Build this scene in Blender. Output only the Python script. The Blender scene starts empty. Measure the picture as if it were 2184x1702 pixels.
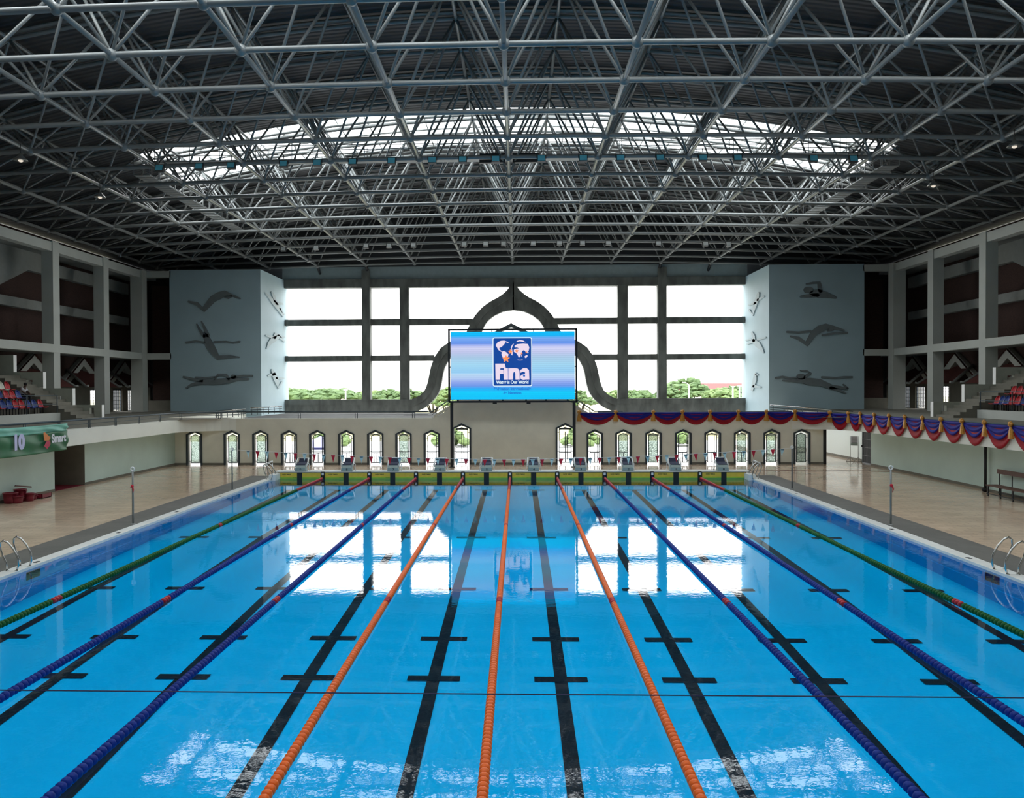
import bpy, math, random
from mathutils import Vector, Matrix
S = bpy.context.scene
COL = S.collection
rnd = random.Random(7)
PI = math.pi

# ---------------------------------------------------------------- camera, sky, daylight, exposure
cam = bpy.data.cameras.new('camera'); cam_o = bpy.data.objects.new('camera', cam); COL.objects.link(cam_o)
cam.sensor_width = 36.0; cam.lens = 28.47; cam.shift_x = 0.01923; cam.shift_y = 0.00105
cam.clip_start = 0.1; cam.clip_end = 2000
YAW, PITCH, ROLL = -0.0314, -0.0127, -0.0042
_F = Vector((math.sin(YAW)*math.cos(PITCH), math.cos(YAW)*math.cos(PITCH), math.sin(PITCH)))
_R = Vector((math.cos(YAW), -math.sin(YAW), 0)); _U = _R.cross(_F)
_R2 = _R*math.cos(ROLL) + _U*math.sin(ROLL); _U2 = -_R*math.sin(ROLL) + _U*math.cos(ROLL)
M = Matrix((_R2, _U2, -_F)).transposed().to_4x4(); M.translation = Vector((0.4254, 0, 4.7228))
cam_o.matrix_world = M
S.camera = cam_o

SKY = 3.9
w = bpy.data.worlds.new('sky'); S.world = w; w.use_nodes = True
nt = w.node_tree; bg = nt.nodes['Background']
tc = nt.nodes.new('ShaderNodeTexCoord'); sep = nt.nodes.new('ShaderNodeSeparateXYZ'); cr = nt.nodes.new('ShaderNodeValToRGB')
# overcast sky: the horizon is dimmer than the zenith
nt.links.new(tc.outputs['Generated'], sep.inputs[0]); nt.links.new(sep.outputs['Z'], cr.inputs[0])
cr.color_ramp.elements[0].color = (0.47, 0.465, 0.455, 1); cr.color_ramp.elements[0].position = 0.0
cr.color_ramp.elements[1].color = (0.95, 0.98, 1.0, 1); cr.color_ramp.elements[1].position = 0.95
nt.links.new(cr.outputs[0], bg.inputs[0]); bg.inputs['Strength'].default_value = SKY

def portal(name, loc, rot, sx, sy):          # guides the sky's light through a real opening, adds none of its own
    l = bpy.data.lights.new(name, 'AREA'); l.shape = 'RECTANGLE'; l.size = sx; l.size_y = sy
    l.cycles.is_portal = True
    o = bpy.data.objects.new(name, l); COL.objects.link(o); o.location = loc; o.rotation_euler = rot
    return o
SKYLIGHTS = [(-6.0, 1.0), (19.5, 30.0), (48.4, 55.6)]  # middle strip, out of view over the lit trusses, is widened to add light
for a, b in SKYLIGHTS:
    portal('skylight_portal', (0, (a+b)/2, 22.2), (0, 0, 0), 43, b-a)
portal('far_window_portal', (0, 76.8, 7.5), (-PI/2, 0, 0), 43, 16)

S.view_settings.view_transform = 'Standard'; S.view_settings.look = 'None'
S.view_settings.gamma = 1.0; S.view_settings.exposure = 1.08; S.view_settings.use_curve_mapping = False
cy = S.cycles
cy.max_bounces = 8; cy.diffuse_bounces = 4; cy.glossy_bounces = 4; cy.transmission_bounces = 6; cy.transparent_max_bounces = 16
cy.sample_clamp_indirect = 6.0; cy.blur_glossy = 0.5

# ---------------------------------------------------------------- helpers
class MB:
    """collects shapes; build() links them as ONE mesh object"""
    def __init__(s): s.v = []; s.f = []; s.sm = []
    def add(s, vs, fs, smooth=False):
        n = len(s.v); s.v += [tuple(p) for p in vs]
        for f in fs: s.f.append([i+n for i in f]); s.sm.append(smooth)
        return s
    def box(s, x0, x1, y0, y1, z0, z1):
        v = [(x, y, z) for z in (z0, z1) for y in (y0, y1) for x in (x0, x1)]
        return s.add(v, [(0,2,3,1),(4,5,7,6),(0,1,5,4),(2,6,7,3),(0,4,6,2),(1,3,7,5)])
    def prism(s, poly, y0, y1, ax='Y'):
        """polygon in XZ (ax Y), YZ (ax X) or XY (ax Z), swept from y0 to y1 along ax"""
        def p(a, b, t): return (a, t, b) if ax == 'Y' else ((t, a, b) if ax == 'X' else (a, b, t))
        n = len(poly)
        v = [p(a, b, y0) for a, b in poly] + [p(a, b, y1) for a, b in poly]
        return s.add(v, [list(range(n))[::-1], list(range(n, 2*n))] + [(i, (i+1) % n, n+(i+1) % n, n+i) for i in range(n)])
    def tube(s, pts, r, n=8, caps=True):
        pts = [Vector(p) for p in pts]; rs = r if isinstance(r, (list, tuple)) else [r]*len(pts)
        vs = []; fs = []; up = None
        for i, p in enumerate(pts):
            t = (pts[min(i+1, len(pts)-1)] - pts[max(i-1, 0)]).normalized()
            if up is None:
                up = Vector((0, 0, 1)) if abs(t.z) < 0.9 else Vector((1, 0, 0))
            a = t.cross(up).normalized(); b = a.cross(t).normalized(); up = b
            for k in range(n):
                th = 2*PI*k/n; vs.append(p + (a*math.cos(th) + b*math.sin(th))*rs[i])
        for i in range(len(pts)-1):
            for k in range(n): fs.append((i*n+k, i*n+(k+1) % n, (i+1)*n+(k+1) % n, (i+1)*n+k))
        s.add(vs, fs, True)
        if caps:
            m = len(s.v) - len(vs)
            s.f.append([m+k for k in range(n)][::-1]); s.sm.append(False)
            s.f.append([m+(len(pts)-1)*n+k for k in range(n)]); s.sm.append(False)
        return s
    def lathe(s, prof, c=(0,0,0), axis='Z', n=12):
        """profile of (radius, height) swept round an axis through c"""
        vs = []; fs = []
        for r, h in prof:
            for k in range(n):
                th = 2*PI*k/n; a, b = r*math.cos(th), r*math.sin(th)
                q = (a, b, h) if axis == 'Z' else ((a, h, b) if axis == 'Y' else (h, a, b))
                vs.append((c[0]+q[0], c[1]+q[1], c[2]+q[2]))
        for i in range(len(prof)-1):
            for k in range(n): fs.append((i*n+k, i*n+(k+1) % n, (i+1)*n+(k+1) % n, (i+1)*n+k))
        fs.append(list(range(n))[::-1]); fs.append([(len(prof)-1)*n+k for k in range(n)])
        return s.add(vs, fs, True)
    def ball(s, c, r, n=10, m=6, sq=(1,1,1)):
        vs = [(c[0], c[1], c[2]-r*sq[2])]; fs = []
        for i in range(1, m):
            ph = -PI/2 + PI*i/m
            for k in range(n):
                th = 2*PI*k/n
                vs.append((c[0]+r*sq[0]*math.cos(ph)*math.cos(th), c[1]+r*sq[1]*math.cos(ph)*math.sin(th), c[2]+r*sq[2]*math.sin(ph)))
        vs.append((c[0], c[1], c[2]+r*sq[2])); L = len(vs)-1
        for k in range(n):
            fs.append((0, 1+(k+1) % n, 1+k)); fs.append((L, L-n+k, L-n+(k+1) % n))
        for i in range(m-2):
            for k in range(n):
                a = 1+i*n; fs.append((a+k, a+(k+1) % n, a+n+(k+1) % n, a+n+k))
        return s.add(vs, fs, True)
    def grid(s, fn, nu, nv, smooth=True):
        vs = [fn(i/nu, j/nv) for j in range(nv+1) for i in range(nu+1)]
        fs = [(j*(nu+1)+i, j*(nu+1)+i+1, (j+1)*(nu+1)+i+1, (j+1)*(nu+1)+i) for j in range(nv) for i in range(nu)]
        return s.add(vs, fs, smooth)
    def mesh(s, name):
        me = bpy.data.meshes.new(name); me.from_pydata(s.v, [], s.f)
        me.polygons.foreach_set('use_smooth', s.sm); me.update(); return me
    def build(s, name, m, parent=None):
        o = bpy.data.objects.new(name, s.mesh(name)); o.data.materials.append(m); COL.objects.link(o)
        if parent: o.parent = parent
        return o
def thing(name, loc=(0,0,0), rz=0):
    o = bpy.data.objects.new(name, None); o.empty_display_size = 0.2; COL.objects.link(o); o.location = loc; o.rotation_euler = (0, 0, rz); return o
def tag(o, label=None, cat=None, group=None, kind=None):
    if label: o['label'] = label
    if cat: o['category'] = cat
    if group: o['group'] = group
    if kind: o['kind'] = kind
    return o
def kids(o): return [c for c in COL.objects if c.parent == o]
def copy_tree(o, parent=None):
    ch = list(o.children); c = o.copy(); COL.objects.link(c); c.parent = parent
    for k in ch: copy_tree(k, c)
    return c
ORD = ['first','second','third','fourth','fifth','sixth','seventh','eighth','ninth','tenth','eleventh','twelfth','thirteenth','fourteenth','fifteenth','sixteenth','seventeenth','eighteenth','nineteenth','twentieth']
def text(s, name, size, loc, rot, m, parent, depth=0.004, align='CENTER', bold=0.0, sx=1.0):
    c = bpy.data.curves.new(name, 'FONT'); c.body = s; c.size = size; c.align_x = align; c.align_y = 'CENTER'; c.extrude = depth; c.offset = bold
    o = bpy.data.objects.new(name, c); COL.objects.link(o); o.location = loc; o.rotation_euler = rot; o.scale = (sx, 1, 1); o.parent = parent
    c.materials.append(m)
    me = bpy.data.meshes.new_from_object(o.evaluated_get(bpy.context.evaluated_depsgraph_get())); me.name = name
    q = bpy.data.objects.new(name, me); COL.objects.link(q); q.location = loc; q.rotation_euler = rot; q.scale = (sx, 1, 1); q.parent = parent
    bpy.data.objects.remove(o); bpy.data.curves.remove(c); q.name = name
    return q

# ---------------------------------------------------------------- materials
def mat(name, col, rough=0.6, metal=0.0, var=0.0, scale=3.0, bump=0.0, spec=0.5, col2=None, stretch=(1,1,1), detail=4, bscale=None):
    m = bpy.data.materials.new(name); m.use_nodes = True; t = m.node_tree; b = t.nodes['Principled BSDF']
    b.inputs['Roughness'].default_value = rough; b.inputs['Metallic'].default_value = metal; b.inputs['Specular IOR Level'].default_value = spec
    b.inputs['Base Color'].default_value = (*col, 1)
    if var or bump or col2:
        tc = t.nodes.new('ShaderNodeTexCoord'); mp = t.nodes.new('ShaderNodeMapping'); nz = t.nodes.new('ShaderNodeTexNoise')
        mp.inputs['Scale'].default_value = stretch
        nz.inputs['Scale'].default_value = scale; nz.inputs['Detail'].default_value = detail
        t.links.new(tc.outputs['Object'], mp.inputs[0]); t.links.new(mp.outputs[0], nz.inputs['Vector'])
        if var or col2:
            r = t.nodes.new('ShaderNodeValToRGB'); c2 = col2 or tuple(min(1, c*(1+var)) for c in col); c1 = col if col2 else tuple(c*(1-var) for c in col)
            r.color_ramp.elements[0].color = (*c1, 1); r.color_ramp.elements[1].color = (*c2, 1)
            r.color_ramp.elements[0].position = 0.32; r.color_ramp.elements[1].position = 0.68
            t.links.new(nz.outputs['Fac'], r.inputs[0]); t.links.new(r.outputs[0], b.inputs['Base Color'])
        if bump:
            bp = t.nodes.new('ShaderNodeBump'); bp.inputs['Strength'].default_value = bump; bp.inputs['Distance'].default_value = 0.02
            if bscale:
                nz = t.nodes.new('ShaderNodeTexNoise'); nz.inputs['Scale'].default_value = bscale; t.links.new(mp.outputs[0], nz.inputs['Vector'])
            t.links.new(nz.outputs['Fac'], bp.inputs['Height']); t.links.new(bp.outputs[0], b.inputs['Normal'])
    return m
GLOW = 2**-S.view_settings.exposure          # lit panels are given at the brightness the camera records
def emit(name, col, k=1.0):
    m = bpy.data.materials.new(name); m.use_nodes = True; t = m.node_tree; b = t.nodes['Principled BSDF']
    b.inputs['Base Color'].default_value = (0.02, 0.02, 0.02, 1); b.inputs['Roughness'].default_value = 0.5
    b.inputs['Emission Color'].default_value = (*col, 1); b.inputs['Emission Strength'].default_value = k*GLOW
    return m
def tiles(name, c1, c2, mortar, w, h, rough, gap=0.02, spec=0.5, bump=0.05, offset=0.5):
    m = bpy.data.materials.new(name); m.use_nodes = True; t = m.node_tree; b = t.nodes['Principled BSDF']
    tc = t.nodes.new('ShaderNodeTexCoord'); br = t.nodes.new('ShaderNodeTexBrick'); nz = t.nodes.new('ShaderNodeTexNoise'); mx = t.nodes.new('ShaderNodeMix')
    mx.data_type = 'RGBA'; mx.blend_type = 'MULTIPLY'; mx.inputs['Factor'].default_value = 0.45
    br.offset = offset; br.inputs['Scale'].default_value = 1.0; br.inputs['Brick Width'].default_value = w; br.inputs['Row Height'].default_value = h
    br.inputs['Mortar Size'].default_value = gap; br.inputs['Color1'].default_value = (*c1, 1); br.inputs['Color2'].default_value = (*c2, 1); br.inputs['Mortar'].default_value = (*mortar, 1)
    nz.inputs['Scale'].default_value = 0.7; nz.inputs['Detail'].default_value = 6
    t.links.new(tc.outputs['Object'], br.inputs['Vector']); t.links.new(tc.outputs['Object'], nz.inputs['Vector'])
    t.links.new(br.outputs['Color'], mx.inputs['A']); t.links.new(nz.outputs['Fac'], mx.inputs['B'])
    t.links.new(mx.outputs['Result'], b.inputs['Base Color'])
    b.inputs['Roughness'].default_value = rough; b.inputs['Specular IOR Level'].default_value = spec
    bp = t.nodes.new('ShaderNodeBump'); bp.inputs['Strength'].default_value = bump; bp.inputs['Distance'].default_value = 0.01
    t.links.new(br.outputs['Fac'], bp.inputs['Height']); bp.invert = True; t.links.new(bp.outputs[0], b.inputs['Normal'])
    return m
def water_mat():
    m = bpy.data.materials.new('pool_water'); m.use_nodes = True; t = m.node_tree
    for n in list(t.nodes): t.nodes.remove(n)
    out = t.nodes.new('ShaderNodeOutputMaterial'); mx = t.nodes.new('ShaderNodeMixShader'); tr = t.nodes.new('ShaderNodeBsdfTransparent'); gl = t.nodes.new('ShaderNodeBsdfGlossy')
    fr = t.nodes.new('ShaderNodeFresnel'); fr.inputs['IOR'].default_value = 1.27
    tr.inputs['Color'].default_value = (0.86, 0.985, 0.99, 1); gl.inputs['Color'].default_value = (1, 1, 1, 1); gl.inputs['Roughness'].default_value = 0.012
    tc = t.nodes.new('ShaderNodeTexCoord'); mp = t.nodes.new('ShaderNodeMapping'); mp.inputs['Scale'].default_value = (1.0, 1.0, 1.0)
    n1 = t.nodes.new('ShaderNodeTexNoise'); n1.inputs['Scale'].default_value = 5.5; n1.inputs['Detail'].default_value = 3.0
    n2 = t.nodes.new('ShaderNodeTexNoise'); n2.inputs['Scale'].default_value = 0.55; n2.inputs['Detail'].default_value = 1.0
    ad = t.nodes.new('ShaderNodeMath'); ad.operation = 'MULTIPLY_ADD'; ad.inputs[1].default_value = 1.6
    bp = t.nodes.new('ShaderNodeBump'); bp.inputs['Strength'].default_value = 1.0; bp.inputs['Distance'].default_value = WAVE
    t.links.new(tc.outputs['Object'], mp.inputs[0]); t.links.new(mp.outputs[0], n1.inputs['Vector']); t.links.new(mp.outputs[0], n2.inputs['Vector'])
    t.links.new(n2.outputs['Fac'], ad.inputs[0]); t.links.new(n1.outputs['Fac'], ad.inputs[2]); t.links.new(ad.outputs[0], bp.inputs['Height'])
    t.links.new(bp.outputs[0], gl.inputs['Normal']); t.links.new(bp.outputs[0], fr.inputs['Normal'])
    t.links.new(fr.outputs[0], mx.inputs[0]); t.links.new(tr.outputs[0], mx.inputs[1]); t.links.new(gl.outputs[0], mx.inputs[2]); t.links.new(mx.outputs[0], out.inputs[0])
    return m
def glass(name, tint=(0.9, 0.95, 0.95), gloss=0.08):
    m = bpy.data.materials.new(name); m.use_nodes = True; t = m.node_tree
    for n in list(t.nodes): t.nodes.remove(n)
    out = t.nodes.new('ShaderNodeOutputMaterial'); mx = t.nodes.new('ShaderNodeMixShader'); tr = t.nodes.new('ShaderNodeBsdfTransparent'); gl = t.nodes.new('ShaderNodeBsdfGlossy')
    mx.inputs[0].default_value = gloss; tr.inputs[0].default_value = (*tint, 1); gl.inputs['Roughness'].default_value = 0.05
    t.links.new(tr.outputs[0], mx.inputs[1]); t.links.new(gl.outputs[0], mx.inputs[2]); t.links.new(mx.outputs[0], out.inputs[0]); return m
def frosted(name, col, trans=0.6, lattice=None):
    m = bpy.data.materials.new(name); m.use_nodes = True; t = m.node_tree
    for n in list(t.nodes): t.nodes.remove(n)
    out = t.nodes.new('ShaderNodeOutputMaterial'); mx = t.nodes.new('ShaderNodeMixShader'); tl = t.nodes.new('ShaderNodeBsdfTranslucent'); df = t.nodes.new('ShaderNodeBsdfDiffuse')
    tl.inputs[0].default_value = (*col, 1); df.inputs[0].default_value = (*col, 1); mx.inputs[0].default_value = 1-trans
    if lattice:
        tc = t.nodes.new('ShaderNodeTexCoord'); vo = t.nodes.new('ShaderNodeTexVoronoi'); vo.feature = 'DISTANCE_TO_EDGE'; vo.inputs['Scale'].default_value = lattice
        gt = t.nodes.new('ShaderNodeMath'); gt.operation = 'GREATER_THAN'; gt.inputs[1].default_value = 0.07
        mc = t.nodes.new('ShaderNodeMix'); mc.data_type = 'RGBA'; mc.inputs['A'].default_value = (col[0]*0.45, col[1]*0.48, col[2]*0.46, 1); mc.inputs['B'].default_value = (*col, 1)
        t.links.new(tc.outputs['Object'], vo.inputs['Vector']); t.links.new(vo.outputs['Distance'], gt.inputs[0]); t.links.new(gt.outputs[0], mc.inputs['Factor'])
        t.links.new(mc.outputs['Result'], tl.inputs[0]); t.links.new(mc.outputs['Result'], df.inputs[0])
    t.links.new(tl.outputs[0], mx.inputs[1]); t.links.new(df.outputs[0], mx.inputs[2])
    tr = t.nodes.new('ShaderNodeBsdfTransparent'); m2 = t.nodes.new('ShaderNodeMixShader'); m2.inputs[0].default_value = 0.6
    tr.inputs[0].default_value = (*col, 1)
    if lattice: t.links.new(mc.outputs['Result'], tr.inputs[0])
    t.links.new(mx.outputs[0], m2.inputs[1]); t.links.new(tr.outputs[0], m2.inputs[2]); t.links.new(m2.outputs[0], out.inputs[0]); return m
WAVE = 0.0008
K = {}
K['deck'] = tiles('deck_tile', (0.84,0.62,0.45), (0.73,0.55,0.40), (0.57,0.44,0.32), 0.6, 0.3, 0.11, 0.012)
K['strip'] = tiles('grey_gutter_strip', (0.20,0.19,0.17), (0.17,0.165,0.15), (0.15,0.14,0.13), 0.3, 0.3, 0.5, 0.006)
K['coping'] = mat('white_coping', (0.78,0.78,0.74), 0.4, var=0.06, scale=2)
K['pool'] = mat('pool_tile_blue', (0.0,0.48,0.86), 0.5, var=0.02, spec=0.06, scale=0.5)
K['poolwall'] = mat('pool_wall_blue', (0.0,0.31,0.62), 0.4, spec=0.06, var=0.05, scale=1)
K['line'] = mat('black_tile', (0.010,0.012,0.018), 0.5, spec=0.04, var=0.1)
K['water'] = water_mat()
K['wallgrey'] = mat('far_wall_paint', (0.80,0.79,0.67), 0.75, var=0.05, scale=1.2, bump=0.05)
K['mint'] = mat('pale_green_paint', (0.60,0.75,0.68), 0.7, var=0.04, scale=0.8)
K['cream'] = mat('parapet_paint', (0.84,0.86,0.78), 0.7, var=0.03, scale=0.9)
K['frame'] = mat('colonnade_paint', (0.50,0.52,0.48), 0.75, var=0.04, scale=0.8)
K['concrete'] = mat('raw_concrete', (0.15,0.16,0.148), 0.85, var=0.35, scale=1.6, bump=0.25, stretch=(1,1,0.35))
K['tower'] = mat('tower_paint', (0.37,0.50,0.55), 0.65, var=0.03, scale=0.6)
K['relief'] = mat('relief_paint', (0.16,0.19,0.20), 0.7, var=0.05)
K['reliefpale'] = mat('relief_paint_pale', (0.33,0.42,0.45), 0.65, var=0.03)
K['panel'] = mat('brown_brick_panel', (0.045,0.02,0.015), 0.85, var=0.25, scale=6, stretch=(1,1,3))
K['redroof'] = mat('dark_red_roof', (0.09,0.022,0.017), 0.7, var=0.2, scale=5)
K['roof'] = None
K['steel'] = mat('truss_paint', (0.195,0.205,0.20), 0.28, var=0.06, scale=2)
K['steel2'] = mat('catwalk_steel', (0.30,0.31,0.30), 0.5, metal=0.3, var=0.1)
K['chrome'] = mat('stainless_steel', (0.62,0.62,0.60), 0.22, metal=1.0)
K['darkframe'] = mat('slate_frame_paint', (0.035,0.05,0.062), 0.55, var=0.08)
K['black'] = mat('black_steel', (0.012,0.013,0.016), 0.5)
K['railing'] = mat('railing_paint', (0.06,0.085,0.10), 0.45, var=0.08)
K['white'] = mat('white_paint', (0.84,0.84,0.82), 0.5, var=0.03)
K['yellow'] = mat('touchpad_yellow', (0.82,0.55,0.05), 0.5, var=0.07, scale=4)
K['green'] = mat('touchpad_green', (0.40,0.58,0.03), 0.5, var=0.06)
K['ink'] = mat('black_ink', (0.015,0.015,0.015), 0.6)
K['orange'] = mat('orange_float', (0.86,0.14,0.008), 0.38, var=0.06)
K['blue'] = mat('blue_float', (0.004,0.026,0.23), 0.5, spec=0.25, var=0.08)
K['ropegreen'] = mat('green_float', (0.006,0.10,0.018), 0.5, spec=0.25, var=0.08)
K['red'] = mat('red_float', (0.42,0.008,0.02), 0.38, var=0.06)
K['cable'] = mat('rope_cable', (0.30,0.22,0.12), 0.6)
K['flagred'] = mat('red_pennant', (0.55,0.012,0.035), 0.7)
K['flagwhite'] = mat('white_pennant', (0.52,0.70,0.70), 0.7)
K['navy'] = mat('navy_block_pad', (0.008,0.014,0.05), 0.6, var=0.1, scale=12)
K['blockgrey'] = mat('block_grey', (0.36,0.43,0.40), 0.5, var=0.04)
K['swagblue'] = mat('blue_satin', (0.009,0.012,0.23), 0.6, var=0.1, spec=0.25)
K['swagred'] = mat('red_satin', (0.34,0.006,0.016), 0.6, var=0.1, spec=0.25)
K['gold'] = mat('gold_fringe', (0.50,0.23,0.035), 0.4, metal=0.2, var=0.3, scale=30)
K['banner'] = mat('green_banner', (0.012,0.14,0.055), 0.5, var=0.12, scale=2)
K['bannertop'] = mat('pale_green_banner', (0.16,0.48,0.38), 0.5, var=0.08, scale=2)
K['seatred'] = mat('red_seat_plastic', (0.50,0.012,0.022), 0.3)
K['seatblue'] = mat('blue_seat_plastic', (0.02,0.055,0.26), 0.3)
K['seatwhite'] = mat('white_seat_plastic', (0.72,0.72,0.62), 0.35)
K['stand'] = mat('stand_concrete', (0.19,0.18,0.145), 0.8, var=0.08, scale=2)
K['maroon'] = mat('maroon_plastic', (0.20,0.012,0.03), 0.4, var=0.1)
K['wood'] = mat('brown_wood', (0.11,0.045,0.03), 0.5, var=0.2, scale=3, stretch=(1,6,6))
K['skin'] = mat('dark_skin', (0.09,0.045,0.03), 0.55)
K['shirt'] = mat('grey_shirt', (0.42,0.42,0.44), 0.8)
K['trousers'] = mat('dark_trousers', (0.015,0.018,0.03), 0.8)
K['hair'] = mat('black_hair', (0.008,0.007,0.007), 0.7)
K['grass'] = mat('dry_grass', (0.27,0.25,0.13), 0.9, var=0.15, scale=0.05)
K['paving'] = mat('pale_paving', (0.46,0.455,0.44), 0.7, var=0.05, scale=0.3)
K['leaf'] = mat('tree_leaves', (0.035,0.075,0.02), 0.8, col2=(0.075,0.125,0.035), scale=0.8)
K['leaf2'] = mat('light_tree_leaves', (0.06,0.11,0.03), 0.8, col2=(0.12,0.17,0.05), scale=0.8)
K['bark'] = mat('tree_bark', (0.05,0.04,0.03), 0.9)
K['skypane'] = glass('skylight_pane', (0.90,0.95,0.97), 0.06)
K['lens'] = mat('floodlight_glass', (0.18,0.66,0.80), 0.12, spec=0.8)  # cyan base colour stands for the pool reflected in the glass
K['gableprint'] = mat('bright_coping', (0.72,0.70,0.58), 0.6)
K['frost'] = frosted('patterned_frosted_glass', (0.78,0.86,0.82), 0.55, 9.0)
K['tent'] = mat('lavender_canvas', (0.22,0.22,0.40), 0.8)
ARCH_OUT=[(0.09, 14.71), (-0.1, 14.44), (-0.32, 14.17), (-0.66, 13.73), (-1.27, 13.28), (-2.08, 12.88), (-2.89, 12.29), (-3.5, 11.57), (-3.98, 10.76), (-4.26, 10.15), (-4.56, 9.68), (-5.21, 9.44), (-5.95, 9.12), (-6.7, 8.59), (-7.25, 7.8), (-7.6, 6.86), (-7.8, 5.91), (-7.94, 5.23), (-8.22, 4.62), (-8.7, 4.15), (-9.45, 3.84)]
ARCH_IN=[(0.04, 12.11), (-0.87, 11.98), (-1.68, 11.62), (-2.36, 11.09), (-2.76, 10.45), (-2.98, 9.81), (-3.31, 8.86), (-3.99, 8.35), (-5.08, 8.09), (-5.76, 7.82), (-6.3, 6.96), (-6.55, 6.04), (-6.65, 5.23), (-6.93, 4.42), (-7.41, 3.74), (-8.23, 3.06), (-9.32, 2.59)]
REL_LF=[[[(-27.44, 12.31, 0.16), (-26.74, 12.12, 0.31), (-26.17, 11.62, 0.45), (-25.36, 12.52, 0.58), (-24.79, 12.8, 0.63), (-24.33, 12.97, 0.51), (-23.76, 12.82, 0.22), (-23.03, 12.54, 0.11)], [(-24.33, 12.68, 0.18), (-24.05, 12.63, 0.25), (-23.76, 12.74, 0.16)]], [[(-26.75, 10.39, 0.11), (-26.53, 9.94, 0.2), (-26.13, 9.37, 0.29)], [(-26.35, 10.61, 0.11), (-26.07, 10.05, 0.22), (-25.82, 9.43, 0.34)], [(-26.02, 9.43, 0.45), (-25.68, 8.64, 0.69), (-25.29, 8.01, 0.56), (-24.95, 7.55, 0.38), (-24.04, 7.63, 0.25), (-23.18, 7.58, 0.11)], [(-27.68, 8.85, 0.16), (-26.88, 8.96, 0.15), (-26.08, 8.84, 0.16)], [(-25.28, 8.88, 0.16), (-24.25, 8.9, 0.15), (-23.68, 8.8, 0.15), (-23.11, 8.89, 0.16)]], [[(-27.72, 4.98, 0.13), (-27.26, 5.26, 0.22), (-26.34, 5.48, 0.38), (-25.2, 5.5, 0.51), (-24.05, 5.6, 0.45), (-23.25, 5.71, 0.22), (-22.34, 5.73, 0.13)], [(-27.94, 5.94, 0.13), (-27.14, 5.73, 0.2), (-26.34, 5.57, 0.27)], [(-23.71, 5.92, 0.38), (-23.54, 5.92, 0.34)], [(-23.82, 5.86, 0.16), (-22.79, 6.0, 0.18), (-22.05, 6.0, 0.16)], [(-25.28, 5.72, 0.16), (-24.96, 6.1, 0.2), (-24.28, 6.08, 0.22), (-24.05, 5.75, 0.25)], [(-26.91, 5.88, 0.13), (-25.99, 5.82, 0.15), (-25.19, 5.92, 0.13)]]]
REL_RF=[[[(24.36, 13.38, 0.11), (24.91, 13.46, 0.2), (25.37, 13.48, 0.29), (25.48, 12.81, 0.38)], [(24.36, 12.88, 0.49), (24.69, 12.87, 0.49)], [(24.8, 12.6, 0.4), (25.35, 12.59, 0.7), (26.01, 12.45, 0.45), (26.75, 12.22, 0.16)], [(23.87, 12.33, 0.13), (24.36, 12.38, 0.27), (25.24, 12.44, 0.34)]], [[(23.05, 9.06, 0.13), (23.71, 8.89, 0.27), (24.36, 8.41, 0.4), (24.91, 9.25, 0.52), (25.46, 9.65, 0.61), (25.95, 9.85, 0.49), (26.56, 9.76, 0.29), (27.43, 9.51, 0.13)], [(22.77, 9.43, 0.15), (23.7, 9.37, 0.16), (24.69, 9.47, 0.16)], [(25.68, 9.13, 0.16), (26.78, 9.3, 0.2), (27.65, 9.3, 0.18)], [(26.12, 9.54, 0.22), (26.5, 9.54, 0.16)]], [[(22.44, 5.4, 0.11), (23.05, 5.39, 0.22), (23.93, 5.39, 0.38), (24.59, 5.3, 0.63), (25.46, 5.22, 0.56), (26.45, 4.82, 0.4), (27.11, 4.8, 0.25), (27.71, 4.69, 0.11)], [(26.34, 4.77, 0.27), (27.0, 4.58, 0.22), (27.55, 4.35, 0.13)], [(27.38, 5.04, 0.13), (27.74, 4.71, 0.16)], [(23.76, 5.7, 0.47), (24.04, 5.7, 0.47)], [(24.2, 5.67, 0.22), (24.7, 6.03, 0.2), (24.37, 6.17, 0.16), (23.87, 6.21, 0.09)], [(21.84, 5.6, 0.16), (22.39, 5.71, 0.16), (22.94, 5.6, 0.16), (23.6, 5.64, 0.13)], [(25.63, 5.66, 0.16), (26.78, 5.58, 0.16), (27.44, 5.66, 0.16), (28.09, 5.65, 0.16)]]]
REL_LS=[[[(69.15, 13.11, 0.08), (70.17, 12.91, 0.18), (71.64, 12.56, 0.33), (72.73, 12.21, 0.28), (74.3, 11.6, 0.1)], [(70.94, 13.41, 0.1), (71.44, 13.18, 0.18), (71.86, 12.71, 0.2)], [(72.3, 12.56, 0.18), (74.1, 12.73, 0.13)], [(73.4, 12.21, 0.15), (74.54, 11.79, 0.1)]], [[(69.44, 8.35, 0.08), (70.07, 8.83, 0.18), (71.13, 9.21, 0.31), (72.89, 9.65, 0.26), (74.71, 9.29, 0.1)], [(71.56, 9.43, 0.15), (72.01, 9.79, 0.2), (72.89, 9.78, 0.18)], [(69.27, 9.47, 0.1), (70.92, 9.45, 0.15)], [(73.56, 9.63, 0.13), (74.72, 9.7, 0.1)]], [[(70.85, 6.55, 0.13), (71.48, 6.05, 0.26), (72.33, 5.41, 0.23), (72.63, 4.95, 0.13), (73.92, 5.55, 0.1)], [(69.79, 6.02, 0.1), (71.48, 6.21, 0.18)], [(72.12, 5.86, 0.15), (74.39, 5.86, 0.1)]]]
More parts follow.
